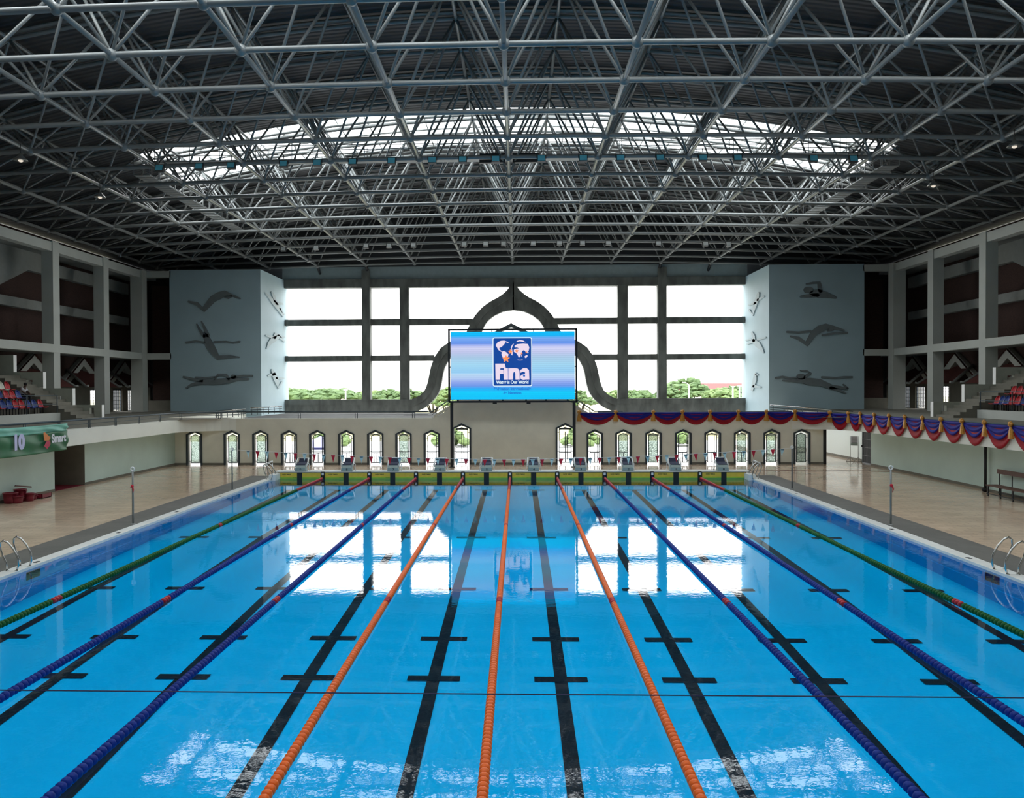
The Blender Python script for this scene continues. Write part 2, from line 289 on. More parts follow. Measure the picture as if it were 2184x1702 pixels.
REL_RS=[[[(70.73, 12.95, 0.13), (71.15, 12.44, 0.26), (72.02, 11.76, 0.2), (72.33, 11.21, 0.1), (73.59, 11.81, 0.1)], [(73.68, 12.26, 0.08), (71.58, 12.2, 0.15)], [(70.73, 12.41, 0.18), (69.2, 12.49, 0.1)]], [[(74.05, 8.77, 0.1), (72.24, 8.95, 0.26), (70.94, 8.56, 0.31), (69.89, 8.13, 0.18), (69.28, 7.76, 0.08)], [(72.69, 9.73, 0.1), (72.15, 9.33, 0.18), (72.02, 8.94, 0.18)], [(70.94, 8.98, 0.1), (68.79, 9.01, 0.1)], [(74.52, 9.13, 0.1), (72.91, 9.12, 0.1)]], [[(71.59, 6.04, 0.13), (71.8, 5.47, 0.23), (72.6, 4.6, 0.13)], [(72.02, 4.93, 0.18), (70.18, 4.85, 0.1)], [(71.37, 5.97, 0.1), (70.94, 5.9, 0.08)]]]
def corrugated(name, col):
    m = mat(name, col, 0.55, metal=0.0, var=0.1, scale=0.6); t = m.node_tree; b = t.nodes['Principled BSDF']
    tc = t.nodes.new('ShaderNodeTexCoord'); wv = t.nodes.new('ShaderNodeTexWave'); wv.bands_direction = 'Y'; wv.inputs['Scale'].default_value = 0.9
    bp = t.nodes.new('ShaderNodeBump'); bp.inputs['Strength'].default_value = 0.8; bp.inputs['Distance'].default_value = 0.06
    t.links.new(tc.outputs['Object'], wv.inputs['Vector']); t.links.new(wv.outputs['Fac'], bp.inputs['Height']); t.links.new(bp.outputs[0], b.inputs['Normal'])
    return m
K['roof'] = corrugated('dark_roof_sheet', (0.034, 0.036, 0.04))

K['dimgrey'] = mat('gallery_grey', (0.24,0.25,0.235), 0.8, var=0.05)  # dimmer frame paint: shade of the deep gallery put into the colour
D = 42.97                        # far end of the pool
WY = 50.4                        # wall of arched doors
PW = 12.58                       # half width of the pool
DECK = 0.06
FL = 2.95                        # gallery floor
# ================================================================ the setting: deck, pool, water
b = MB()
b.box(-21.4, -14.2, -26, WY+0.3, -0.3, DECK); b.box(14.2, 23, -26, WY+0.3, -0.3, DECK); b.box(-14.2, 14.2, D+0.95, WY+0.3, -0.3, DECK)
b.box(-14.2, 14.2, -26, -8.3, -0.3, DECK); b.box(-21.4, 24, WY+0.3, 56, -0.3, DECK-0.005); b.box(18.5, 24, 56, 68, -0.3, DECK-0.005)
tag(b.build('floor', K['deck']), 'beige tiled pool deck around the blue water', 'floor', kind='structure')
b = MB(); b.box(-14.2, -12.95, -8.3, D+0.95, -0.3, DECK+0.002); b.box(12.95, 14.2, -8.3, D+0.95, -0.3, DECK+0.002); b.box(-12.95, 12.95, -8.3, -7.4, -0.3, DECK+0.002)
tag(b.build('trim_1', K['strip']), 'grey tiled strip running beside the white pool edge', 'floor strip', kind='structure')
b = MB()
for s in (-1, 1): b.box(min(s*12.55, s*12.95), max(s*12.55, s*12.95), -7.4, D, 0.0, DECK+0.012)
b.box(-12.95, 12.95, -7.4, -7.03, 0.0, DECK+0.012)
tag(b.build('trim_2', K['coping']), 'white coping along the long sides of the pool', 'pool edge', kind='structure')
for s in (-1, 1):
    for k in range(7):
        y = 8 + 4.55*k + (0.8 if s > 0 else 0)
        o = MB().box(s*12.72-0.05, s*12.72+0.05, y-0.09, y+0.09, DECK+0.0125, DECK+0.02).build('drain_cover', K['black'])
        o.parent = bpy.data.objects['trim_2']
PROF = [(-7.03, -1.95), (0, -1.75), (6, -1.5), (11.7, -1.24), (15.8, -0.975), (18.0, -0.866), (21.9, -0.71), (28.7, -0.544), (38.0, -0.407), (D, -0.36)]
def floor_z(y):
    for (y0, z0), (y1, z1) in zip(PROF, PROF[1:]):
        if y <= y1: return z0 + (z1-z0)*(y-y0)/(y1-y0)
    return PROF[-1][1]
b = MB(); ys = [-7.03 + (D+7.03)*i/100 for i in range(101)]
pool = b.grid(lambda u, v: (-PW+2*PW*u, ys[round(v*100)], floor_z(ys[round(v*100)])), 2, 100).build('pool_basin', K['pool'])
tag(pool, 'blue tiled sloping pool floor with black lane markings', 'swimming pool', kind='structure')
b = MB()
for s in (-1, 1):
    b.grid(lambda u, v: (s*PW, ys[round(u*100)], floor_z(ys[round(u*100)])*(1-v) - 0.0*v + 0.03*v), 100, 1)
b.box(-PW, PW, D, D+0.05, -0.6, 0.05); b.box(-PW, PW, -7.08, -7.03, -2.2, 0.05)
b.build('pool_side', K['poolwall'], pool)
b = MB()
for s in (-1, 1):       # pale ledge line partway down the side walls
    b.grid(lambda u, v: (s*(PW-0.012), ys[round(u*100)], floor_z(ys[round(u*100)])*(0.52+0.035*v)), 100, 1)
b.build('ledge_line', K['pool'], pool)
for y in (20.85, ):
    for s in (-1, 1): MB().box(s*PW-0.02, s*PW+0.02, y-0.05+(0.15 if s < 0 else 0), y+0.55+(0.15 if s < 0 else 0), -0.27, -0.06).build('wall_recess', K['line'], pool)
LANES = [-11.25+2.5*i for i in range(10)]
for i, x in enumerate(LANES):
    b = MB(); yy = [y for y in ys if -5 <= y <= D-2.0] + [D-1.9]
    n = len(yy)-1
    b.grid(lambda u, v: (x-0.125+0.25*v, yy[round(u*n)], floor_z(yy[round(u*n)])+0.012), n, 1).build('lane_line', K['line'], pool)
    for yb in (15.85, 18.05, 21.95, 28.75, D-1.95):
        MB().grid(lambda u, v: (x-0.52+1.04*u, yb-0.12+0.24*v, floor_z(yb-0.12+0.24*v)+0.016), 2, 1).build('cross_bar', K['line'], pool)
MB().grid(lambda u, v: (-PW+2*PW*u, -7.03+(D+7.03)*v, 0.0), 1, 1).build('pool_water', K['water'])
tag(bpy.data.objects['pool_water'], 'still clear water surface of the swimming pool', 'water', kind='structure')

# ---- raised white end wall carrying the blocks
b = MB(); b.box(-12.62, 12.62, D, D+0.95, -0.5, 0.345); b.box(-12.66, 12.66, D-0.03, D+0.98, 0.345, 0.385)
b.box(-12.66, -12.30, D-0.9, D, 0.0, 0.30); b.box(12.30, 12.66, D-0.9, D, 0.0, 0.30)
tag(b.build('trim_3', K['coping']), 'raised white end wall of the pool under the starting blocks', 'pool end wall', kind='structure')

# ---- door wall with pointed openings, rising to a gable behind the screen
DX = [-19.96,-17.57,-15.75,-13.94,-12.15,-10.32,-8.49,-6.72,-4.95,-3.08,3.37,5.2,6.97,8.82,10.64,12.45,14.26,16.07,17.9]
def dims(i): return (0.6, 2.35, 2.65) if i in (9, 10) else (0.51, 2.0, 2.25)   # half width, shoulder, apex
b = MB(); xs = -21.3; TOP = 2.98
def top_at(x): return max(TOP, 5.55-0.72*max(0.0, abs(x-0.1)-1.2)) if abs(x-0.1) < 4.76 else TOP
for i, x in enumerate(DX):
    hw, sh, ap = dims(i); hw -= 0.06; sh -= 0.03; ap -= 0.08
    def strip(a, c):
        cuts = sorted({a, c} | {q for q in (-4.67, -1.1, 1.3, 4.87) if a < q < c})
        for p, q in zip(cuts, cuts[1:]): b.prism([(p, DECK-0.1), (q, DECK-0.1), (q, top_at(q)), (p, top_at(p))], WY, WY+0.3)
    strip(xs, x-hw)
    for p, q, zp, zq in ((x-hw, x, sh, ap), (x, x+hw, ap, sh)): b.prism([(p, zp), (q, zq), (q, top_at(q)), (p, top_at(p))], WY, WY+0.3)
    xs = x+hw
strip(xs, 19.2)
wall_far = b.build('wall_far', K['wallgrey']); tag(wall_far, 'grey far wall pierced by pointed arch doors', 'wall', kind='structure')
b = MB(); xs = -21.3
for i, x in enumerate(DX + [99]):
    e = min(19.2, x - (dims(i)[0] if x < 99 else 0)); b.box(xs, e, WY-0.02, WY, DECK, 0.19); xs = x + (dims(i)[0] if x < 99 else 0)
tag(b.build('baseboard_far', K['stand']), 'dark skirting at the foot of the far wall', 'baseboard', kind='structure')
b = MB(); b.box(19.2, 19.38, WY-0.05, WY+0.35, DECK, 2.25)
tag(b.build('door_jamb', K['black']), 'black jamb at the open end of the grey far wall', 'door jamb', kind='structure')
# gable coping and its little railing
b = MB()
for s in (-1, 1):
    e = [(0.1+s*4.9, 3.02), (0.1+s*3.6, 3.82), (0.1+s*1.2, 5.55)]
    for (xa, za), (xb, zb) in zip(e, e[1:]): b.prism([(xa, za-0.04), (xb, zb-0.04), (xb, zb+0.13), (xa, za+0.13)], WY-0.05, WY+0.45)
b.build('gable_coping', K['gableprint'], wall_far)
b = MB()
for s in (-1, 1):
    p = [(0.1+s*7.0, WY+1.3, 3.32), (0.1+s*5.2, WY+1.3, 3.32), (0.1+s*1.6, WY+1.3, 5.75)]
    b.tube(p, 0.035); b.tube([(a, y, z-0.2) for a, y, z in p], 0.018)
    for k in range(5):
        x = 0.1+s*(4.9-0.75*k); zt = 3.32+(5.2-abs(x-0.1))*0.675; b.tube([(x, WY+1.3, zt-0.62), (x, WY+1.3, zt)], 0.018)
b.build('gable_railing', K['railing'], wall_far)

# ---- galleries (parapet slab) on both sides, curved into the far wall
def fillet(s, r=2.9, n=10):
    cx, cyy = s*(20.2-r), WY-r
    return [(cx + s*r*math.cos(a), cyy + r*math.sin(a)) for a in [PI/2*k/n for k in range(n+1)]]
for s, nm in ((-1, 'left'), (1, 'right')):
    f = fillet(s)
    poly = [(s*20.2, -26)] + f + [(f[-1][0], WY+0.02), (s*17.3, WY+1.6), (s*22.6, WY+1.6), (s*22.6, 75), (s*38, 75), (s*38, -26)]
    if s > 0: poly = poly[::-1]
    g = MB().prism(poly, 2.22, 2.975, 'Z').build('gallery_'+nm, K['cream'])
    poly = [(s*20.5, -26), (s*20.5, WY-2.6), (s*17.9, WY), (s*17.9, WY+1.55), (s*22.5, WY+1.55), (s*22.5, 75), (s*37, 75), (s*37, -26)]
    MB().prism(poly if s < 0 else poly[::-1], 2.97, 2.985, 'Z').build('gallery_floor', K['stand'], g)
    tag(g, 'pale gallery slab with curved parapet on the %s side' % nm, 'gallery', kind='structure')
b = MB(); b.box(-18.2, 18.2, WY+0.3, 64.5, 2.62, 2.9)
tag(b.build('gallery_far', mat('walkway_screed', (0.12,0.125,0.12), 0.8, var=0.1)), 'upper walkway floor behind the top of the far wall', 'gallery', kind='structure')
MB().box(-18.2, 18.2, WY+0.3, 64.5, 2.6, 2.62).build('soffit', K['white'], bpy.data.objects['gallery_far'])  # white sheet added under the slab to brighten the reflected doorways

# ---- lower side walls, niche, corridor
b = MB()
for y0, y1 in ((-26, 37.1), (39.75, WY)): b.box(-21.5, -21.2, y0, y1, DECK-0.1, 2.3)
b.box(-21.5, -21.2, 37.1, 39.75, 2.08, 2.3)
tag(b.build('wall_left', K['mint']), 'pale green wall under the left gallery', 'wall', kind='structure')
b = MB(); b.box(-23.2, -21.21, 39.72, 39.95, DECK, 2.075); b.box(-23.4, -23.2, 36.9, 39.95, DECK, 2.3); b.box(-23.2, -21.5, 36.9, 37.1, DECK, 2.3)
tag(b.build('niche', K['stand']), 'dark brown recess in the pale green wall', 'recess', kind='structure')
b = MB().box(-23.2, -21.2, 37.1, 39.75, -0.1, DECK+0.01)
tag(b.build('niche_floor', K['maroon']), 'dark red floor inside the brown recess', 'floor', kind='structure')
b = MB(); b.box(21.5, 21.8, -26, 36.9, DECK-0.1, 2.3); b.box(21.75, 22.05, 36.9, 49.6, DECK-0.1, 2.3)
tag(b.build('wall_right', K['mint']), 'pale green wall under the right gallery', 'wall', kind='structure')
b = MB(); b.box(22.35, 22.6, 49.6, 66, DECK-0.1, 2.9)
tag(b.build('wall_corridor', mat('corridor_white', (0.78,0.84,0.80), 0.6)), 'bright white corridor wall seen past the far wall', 'wall', kind='structure')
b = MB()
for s, x in ((-1, 21.2), (1, 21.5)):
    segs = ((-26, 37.1), (39.75, WY)) if s < 0 else ((-26, 36.9),)
    for y0, y1 in segs: b.box(min(s*x, s*(x-0.02)), max(s*x, s*(x-0.02)), y0, y1, DECK, 0.18)
b.box(21.73, 21.75, 36.9, 49.6, DECK, 0.18); b.box(22.33, 22.35, 51, 69, DECK, 0.2)
tag(b.build('baseboard_side', K['stand']), 'brown tiled skirting under the side galleries', 'baseboard', kind='structure')

# ================================================================ far window: raw concrete grid with ogee arch
ARCHFILL = None
fw = MB()
Y0, Y1 = 75.0, 75.75
for xa, xb in ((-14.0,-13.25), (13.33,14.1)): fw.box(xa, xb, Y0-0.25, Y1, 3.8, 15.9)
for xa, xb in ((-10.51,-9.66), (9.68,10.6)): fw.box(xa, xb, Y0, Y1, 3.4, 15.0)
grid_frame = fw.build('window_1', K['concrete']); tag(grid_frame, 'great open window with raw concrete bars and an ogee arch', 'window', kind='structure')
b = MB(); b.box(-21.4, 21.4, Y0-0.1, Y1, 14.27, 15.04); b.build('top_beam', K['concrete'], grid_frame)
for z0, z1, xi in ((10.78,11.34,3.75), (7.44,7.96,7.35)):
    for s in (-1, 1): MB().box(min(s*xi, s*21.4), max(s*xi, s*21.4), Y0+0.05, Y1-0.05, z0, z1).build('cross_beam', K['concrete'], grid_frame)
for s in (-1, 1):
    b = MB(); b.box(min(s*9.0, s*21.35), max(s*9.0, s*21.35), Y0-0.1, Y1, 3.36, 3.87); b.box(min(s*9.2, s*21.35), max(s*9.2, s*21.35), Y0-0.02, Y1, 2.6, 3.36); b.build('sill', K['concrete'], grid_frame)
def resample(l, n):
    d = [0]
    for (a, c), (e, f) in zip(l, l[1:]): d.append(d[-1]+math.hypot(e-a, f-c))
    r = []
    for i in range(n):
        t = d[-1]*i/(n-1); k = max(j for j in range(len(d)) if d[j] <= t+1e-9); k = min(k, len(l)-2)
        u = (t-d[k])/(d[k+1]-d[k]); r.append((l[k][0]+(l[k+1][0]-l[k][0])*u, l[k][1]+(l[k+1][1]-l[k][1])*u))
    return r
# the two edges are matched at the shoulder where the arch turns outward
ko = ARCH_OUT.index((-4.56, 9.68)); ki = ARCH_IN.index((-2.98, 9.81))
O_ = resample(ARCH_OUT[:ko+1], 14) + resample(ARCH_OUT[ko:], 18)[1:]
I_ = resample(ARCH_IN[:ki+1], 14) + resample(ARCH_IN[ki:], 18)[1:]
for s in (-1, 1):
    b = MB(); CX = 0.06
    O_[0] = (0.12, O_[0][1]); I_[0] = (0.12, I_[0][1])
    Os = [(CX - s*(x-CX), z) for x, z in O_]; Is = [(CX - s*(x-CX), z) for x, z in I_]
    n = len(Os); mid = [((a+c)/2, (e+f)/2) for (a, e), (c, f) in zip(Os, Is)]
    for Ea, Eb, yf in ((Os, mid, Y0-0.3), (mid, Is, Y0-0.08)):       # two stepped mouldings
        v = []; f = []
        for y in (yf, Y1): v += [(a, y, z) for a, z in Ea] + [(a, y, z) for a, z in Eb]
        for k in range(n-1):
            f += [(k, k+1, n+k+1, n+k), (2*n+k, 3*n+k, 3*n+k+1, 2*n+k+1), (k, 2*n+k, 2*n+k+1, k+1), (n+k, n+k+1, 3*n+k+1, 3*n+k)]
        f += [(0, n, 3*n, 2*n), (n-1, 3*n-1, 4*n-1, 2*n-1)]
        b.add(v, f)
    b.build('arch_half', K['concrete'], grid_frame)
b = MB(); b.prism([(-0.5, 13.9), (0.62, 13.9), (0.3, 14.4), (0.2, 15.0), (-0.08, 15.0), (-0.2, 14.4)], Y0-0.2, Y1); b.build('arch_finial', K['concrete'], grid_frame)
b = MB(); b.box(-21.5, 21.5, 75.1, 75.4, 15.04, 16.2); 
tag(b.build('wall_lintel', mat('lintel_grey', (0.36,0.45,0.47), 0.7, var=0.05)), 'slate grey wall band above the great window', 'wall', kind='structure')
b = MB(); b.box(-38, 38, 75.5, 75.7, 16.2, 22.5); b.box(-38, -21.3, 76.0, 76.2, 14.6, 16.4); b.box(21.3, 38, 76.0, 76.2, 14.6, 16.4)
for s in (-1, 1): b.box(min(s*29, s*38), max(s*29, s*38), 75.3, 75.6, 2.9, 16.2)
tag(b.build('wall_gable', K['roof']), 'dark end wall between the roof and the great window', 'wall', kind='structure')
# chevron canopy seen through the arch
b = MB()
for s in (-1, 1): b.prism([(-0.18, 11.05), (-0.18, 10.7), (-0.18+s*4.2, 8.6), (-0.18+s*4.2, 8.95)], 77.0, 78.2)
tag(b.build('entrance_canopy', K['darkframe']), 'dark pointed canopy roof showing above the screen', 'canopy', kind='structure')

# ================================================================ mural towers
def strokes(mb, st, put, ax=1.0):
    st = [[(a/ax, z, wd*(1.0 if ax == 1.0 else 1.4)) for a, z, wd in pts] for pts in st]; put_ = put; put = lambda mb, p: put_(mb, [(a*ax, z) for a, z in p])
    for pts in st:
        # one closed outline per limb: tapered, with rounded ends
        L = []; Rr = []
        for i, (a, z, wd) in enumerate(pts):
            a0, z0, _ = pts[max(i-1, 0)]; a1, z1, _ = pts[min(i+1, len(pts)-1)]
            dx, dz = a1-a0, z1-z0; q = math.hypot(dx, dz) or 1; nx, nz = -dz/q*wd/2, dx/q*wd/2
            L.append((a+nx, z+nz)); Rr.append((a-nx, z-nz))
        (a, z, wd) = pts[-1]; (a0, z0, _) = pts[-2]; th = math.atan2(z-z0, a-a0)
        e1 = [(a+wd/2*math.cos(th+PI/2-PI*k/4), z+wd/2*math.sin(th+PI/2-PI*k/4)) for k in (1, 2, 3)]
        (a, z, wd) = pts[0]; (a0, z0, _) = pts[1]; th = math.atan2(z-z0, a-a0)
        e0 = [(a+wd/2*math.cos(th+PI/2-PI*k/4), z+wd/2*math.sin(th+PI/2-PI*k/4)) for k in (1, 2, 3)]
        put(mb, L + e1 + Rr[::-1] + e0)
for s, nm, fr, sd in ((-1, 'left', REL_LF, REL_LS), (1, 'right', REL_RF, REL_RS)):
    b = MB(); b.box(min(s*21.3, s*29.1), max(s*21.3, s*29.1), 68, 76.2, 2.5, 15.0)
    t = b.build('mural_tower', K['tower']); tag(t, 'grey tower with swimmer reliefs %s of the great window' % nm, 'tower', 'mural towers', 'structure')
    for st in fr:
        b = MB(); strokes(b, st, lambda mb, p: mb.prism(p, 67.9, 68.0)); b.build('swimmer_relief', K['relief'], t)
    for st in sd:
        b = MB(); strokes(b, st, lambda mb, p: mb.prism(p, s*21.3, s*21.2, 'X'), 3.6); b.build('swimmer_relief', K['reliefpale'], t)

# ================================================================ colonnades of the side galleries
for s, nm in ((-1, 'left'), (1, 'right')):
    def bx(mb, x0, x1, *r): return mb.box(min(s*x0, s*x1), max(s*x0, s*x1), *r)
    t = thing('colonnade', (0, 0, 0)); tag(t, 'tall concrete colonnade with cross beams above the %s gallery' % nm, 'colonnade', 'side colonnades', 'structure')
    for y in (-20.0, -13.2, -6.5, 0.3, 7.05, 13.8, 20.55, 27.3, 34.05, 40.8, 47.55, 54.32, 61.09):
        bx(MB(), 31.2, 32.0, y, y+0.78, FL, 15.0).build('column', K['frame'], t)
    bx(MB(), 31.1, 32.1, 67.2, 68.1, FL, 14.95).build('column', K['frame'], t)
    bx(MB(), 31.27, 31.9, -26, 67.5, 14.3, 14.92).build('top_beam', K['frame'], t)
    bx(MB(), 31.17, 31.9, -26, 67.5, 7.4, 7.95).build('middle_beam', K['frame'], t)
    bx(MB(), 29.0, 31.3, 68.0, 68.6, 14.4, 14.93).build('return_beam', K['frame'], t)
    bx(MB(), 29.0, 31.3, 68.0, 68.6, 7.42, 7.95).build('return_beam', K['frame'], t)
    bx(MB(), 33.6, 34.1, -26, 70, 10.5, 11.15).build('rear_beam', K['dimgrey'], t)
    bx(MB(), 33.6, 34.1, -26, 70, 13.2, 14.1).build('rear_beam', K['dimgrey'], t)
    bx(MB(), 31.6, 34.2, -26, 71, 7.45, 7.6).build('gallery_soffit', K['dimgrey'], t)
    bx(MB(), 31.6, 34.6, -26, 71, 14.5, 14.7).build('gallery_roof', K['dimgrey'], t)
    MB().prism([(47.0, 9.4), (57.3, 14.05), (57.3, 14.5), (47.0, 14.5)], s*33.55, s*33.6, 'X').build('sloping_panel', K['dimgrey'], t)
    # gallery back wall, pierced low by windows that look outside
    b = MB(); ops = [(64.6, 66.05, 3.55, 4.9), (68.3, 69.9, 2.95, 4.9), (70.9, 72.5, 2.95, 4.9)]
    yy = -26
    for y0, y1, z0, z1 in ops:
        bx(b, 34.2, 34.5, yy, y0, FL, 5.2); bx(b, 34.2, 34.5, y0, y1, z1, 5.2)
        if z0 > 3: bx(b, 34.2, 34.5, y0, y1, FL, z0)
        yy = y1
    bx(b, 34.2, 34.5, yy, 75.5, FL, 5.2)
    tag(b.build('wall_gallery', K['stand']), 'plain low back wall of the %s gallery' % nm, 'wall', 'gallery back walls', 'structure')
    for k, (y0, y1, z0, z1) in enumerate(ops):
        wn = thing('window_%d' % (2+k+(3 if s > 0 else 0)), (s*34.35, (y0+y1)/2, z0)); h = z1-z0; hw = (y1-y0)/2
        tag(wn, 'bright barred window low in the %s gallery, %s from the pool end' % (nm, ORD[k]), 'window', 'barred gallery windows', 'structure')
        b = MB(); b.box(-0.06, 0.06, -hw, -hw+0.08, 0, h); b.box(-0.06, 0.06, hw-0.08, hw, 0, h); b.box(-0.06, 0.06, -hw, hw, h-0.08, h); b.box(-0.06, 0.06, -hw, hw, 0, 0.08); b.build('window_frame', K['darkframe'], wn)
        b = MB(); nb = 4
        for q in range(1, nb): b.box(-0.02, 0.02, -hw+2*hw*q/nb-0.025, -hw+2*hw*q/nb+0.025, 0, h)
        for q in range(1, 6): b.box(-0.02, 0.02, -hw, hw, h*q/6-0.012, h*q/6+0.012)
        b.build('window_grille', K['darkframe'] if (k+(s > 0)) % 2 else K['white'], wn)
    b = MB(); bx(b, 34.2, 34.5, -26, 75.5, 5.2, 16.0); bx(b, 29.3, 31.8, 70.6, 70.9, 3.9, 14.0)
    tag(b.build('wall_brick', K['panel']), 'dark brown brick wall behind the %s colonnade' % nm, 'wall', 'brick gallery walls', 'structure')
    b = MB(); bx(b, 29.2, 32.0, 70.2, 70.5, FL, 3.9)
    tag(b.build('wall_kiosk', K['stand']), 'low grey counter wall beside the %s mural tower' % nm, 'wall', 'counter walls', 'structure')
    for k, y in enumerate((56.4, 63.0, 69.6)):          # small tiled gables over the gallery doors
        t = thing('gabled_porch', (s*34.2, y, 0)); tag(t, 'white gabled porch with dark red roof in the %s gallery, %s from the tower' % (nm, ORD[2-k]), 'porch', 'gabled gallery porches', 'structure')
        b = MB(); q = -s
        for e in (-1, 1): b.prism([(0, 7.45), (0, 6.75), (e*2.3, 5.15), (e*3.2, 5.3)], 0.0, q*0.35, 'X')
        b.build('bargeboard', K['frame'], t)
        b = MB()
        for e in (-1, 1): b.add([(0, 0, 7.40), (q*0.5, 0, 7.40), (q*0.5, e*2.6, 5.6), (0, e*2.6, 5.6)], [(0, 1, 2, 3)])
        b.add([(q*0.1, -2.0, 6.35), (q*0.1, 2.0, 6.35), (q*1.9, 2.5, 5.05), (q*1.9, -2.5, 5.05)], [(0, 1, 2, 3)]); b.build('tiled_roof', K['redroof'], t)
        b = MB()
        for e in (-1, 1): b.tube([(q*0.1, e*2.0, 6.4), (q*1.9, e*2.55, 5.1), (q*2.1, e*2.62, 5.15)], 0.1, 6)
        b.build('roof_edge', K['dimgrey'], t)

# ================================================================ roof: sheet with skylights, space frame
def sheet_z(x): return 21.55 - 5.0*(x/31.5)**2 if abs(x) < 33 else 16.1
def top_z(x): return sheet_z(x) - 0.42
def bot_z(x): return 16.42 - 0.22*(x/17.0)**2
XS = [-38, -33.0] + [-31.5+63*i/36 for i in range(37)] + [33.0, 38]
b = MB(); bands = [(-27, -6), (1, 20.3), (27.3, 48.4), (55.6, 76)]
for y0, y1 in bands:
    for xa, xb in zip(XS, XS[1:]):
        b.prism([(xa, sheet_z(xa)), (xb, sheet_z(xb)), (xb, sheet_z(xb)+0.15), (xa, sheet_z(xa)+0.15)], y0, y1)
for y0, y1 in SKYLIGHTS:
    for xa, xb in zip(XS, XS[1:]):
        if xb <= -21.8 or xa >= 21.8: b.prism([(xa, sheet_z(xa)), (xb, sheet_z(xb)), (xb, sheet_z(xb)+0.15), (xa, sheet_z(xa)+0.15)], y0, y1)
tag(b.build('ceiling', K['roof']), 'dark vaulted corrugated roof sheeting over the hall', 'roof', kind='structure')
XI = [x for x in XS if -21.9 < x < 21.9]
for k, (y0, y1) in enumerate(SKYLIGHTS):
    t = thing('skylight_window_%d' % (k+1)); tag(t, ['glazed roof strip behind the viewpoint', 'glazed roof strip overhead of the near trusses', 'bright glazed strip across the roof above the floodlights'][k], 'skylight', 'roof skylights', 'structure')
    b = MB(); n = len(XI)-1
    b.grid(lambda u, v: (XI[round(u*n)], y0+(y1-y0)*v, sheet_z(XI[round(u*n)])+0.1), n, 1).build('pane', K['skypane'], t)
    b = MB()
    for y in [y0+(y1-y0)*q/4 for q in range(5)]: b.tube([(x, y, sheet_z(x)+0.02) for x in XI], 0.07, 4)
    for x in XI: b.box(x-0.03, x+0.03, y0, y1, sheet_z(x)-0.02, sheet_z(x)+0.1)
    b.build('glazing_bars', K['steel2'], t)
b = MB()
for i in range(-11, 15):
    y = 27.53+3.33*(i+0.5)
    b.tube([(x, y, sheet_z(x)-0.16) for x in XS[2:-2]], 0.10, 4)
tag(b.build('roof_purlins', K['steel2']), 'dark curved purlins under the roof sheeting', 'purlins', kind='stuff')

RY = [27.53+3.33*i for i in range(-11, 15)]; RX = [4.49*i for i in range(-7, 8)]
TY = [y+1.665 for y in RY[:-1]]; TX = [4.49*(i+0.5) for i in range(-7, 7)]
fr = thing('space_frame'); tag(fr, 'pale grey tubular space frame spanning under the dark roof', 'roof truss', kind='structure')
for y in RY:
    MB().tube([(x, y, bot_z(x)) for x in RX], 0.105, 10).build('cross_chord', K['steel'], fr)
for x in RX:
    MB().tube([(x, RY[0], bot_z(x)), (x, RY[-1], bot_z(x))], 0.092, 10).build('long_chord', K['steel'], fr)
for y in TY: MB().tube([(x, y, top_z(x)) for x in TX], 0.09, 8).build('upper_cross_chord', K['steel'], fr)
for x in TX: MB().tube([(x, TY[0], top_z(x)), (x, TY[-1], top_z(x))], 0.08, 8).build('upper_long_chord', K['steel'], fr)
nodes = [(x, y, bot_z(x)) for y in RY for x in RX]
seen = sorted([p for p in nodes if 26 < p[1]], key=lambda p: p[1]*1.0 + abs(p[0])*0.25)
near = set(seen[:98])
b = MB()
for p in nodes:
    if p in near: MB().ball((0,0,0), 0.215, 14, 9).build('ball_joint', K['steel'], fr).location = p
    else: b.ball(p, 0.2, 8, 6)
for y in TY:
    for x in TX: b.ball((x, y, top_z(x)), 0.17, 6, 4)
tag(b.build('ball_joint', K['steel'], fr), kind='stuff')
diag = []
for j, y in enumerate(TY):
    for i, x in enumerate(TX):
        for a in (0, 1):
            for c in (0, 1): diag.append(((x, y, top_z(x)), (RX[i+a], RY[j+c], bot_z(RX[i+a]))))
vis = sorted([d for d in diag if d[1][1] > 26], key=lambda d: d[1][1] + abs(d[1][0])*0.25)
nearset = set(vis[:98]); b = MB()
for p, q in diag:
    if (p, q) in nearset: MB().tube([p, q], 0.062, 8).build('brace', K['steel'], fr)
    else: b.tube([p, q], 0.058, 6, False)
tag(b.build('brace', K['steel'], fr), kind='stuff')
for x in (-17.96, -13.47, 13.47, 17.96): MB().tube([(x, 74.15, bot_z(x)), (x, 75.2, 15.6)], 0.13, 8).build('bearing_strut', K['black'], fr)
# near end wall behind the viewpoint
b = MB(); b.box(-38, 38, -26.3, -26, -0.3, 22)
tag(b.build('wall_near', K['wallgrey']), 'end wall behind the viewpoint', 'wall', kind='structure')
# ================================================================ lane ropes
ROPES = [('ropegreen','green'),('blue','blue'),('blue','blue'),('orange','orange'),('orange','orange'),('orange','orange'),('blue','blue'),('blue','blue'),('ropegreen','green')]
PITCH = 0.118
def float_mesh(ranges):
    b = MB()
    for y0, y1 in ranges:
        n = int(round((y1-y0)/PITCH))
        for k in range(n):
            y = y0 + PITCH*(k+0.5)
            b.lathe([(0.030, -0.050), (0.052, -0.046), (0.071, -0.022), (0.071, 0.006), (0.056, 0.034), (0.030, 0.040)], (0, y, 0), 'Y', 10)
    return b.mesh('floats')
E15, E25 = D-15, D-25
m_end = float_mesh([(D-5.2, D-0.25)]); m_main = [float_mesh([q]) for q in [(-6.5, E25-0.25), (E25+0.13, E15-0.16), (E15+0.1, D-5.2)]]; m_mark = [float_mesh([q]) for q in [(E25-0.24, E25+0.12), (E15-0.15, E15+0.09)]]
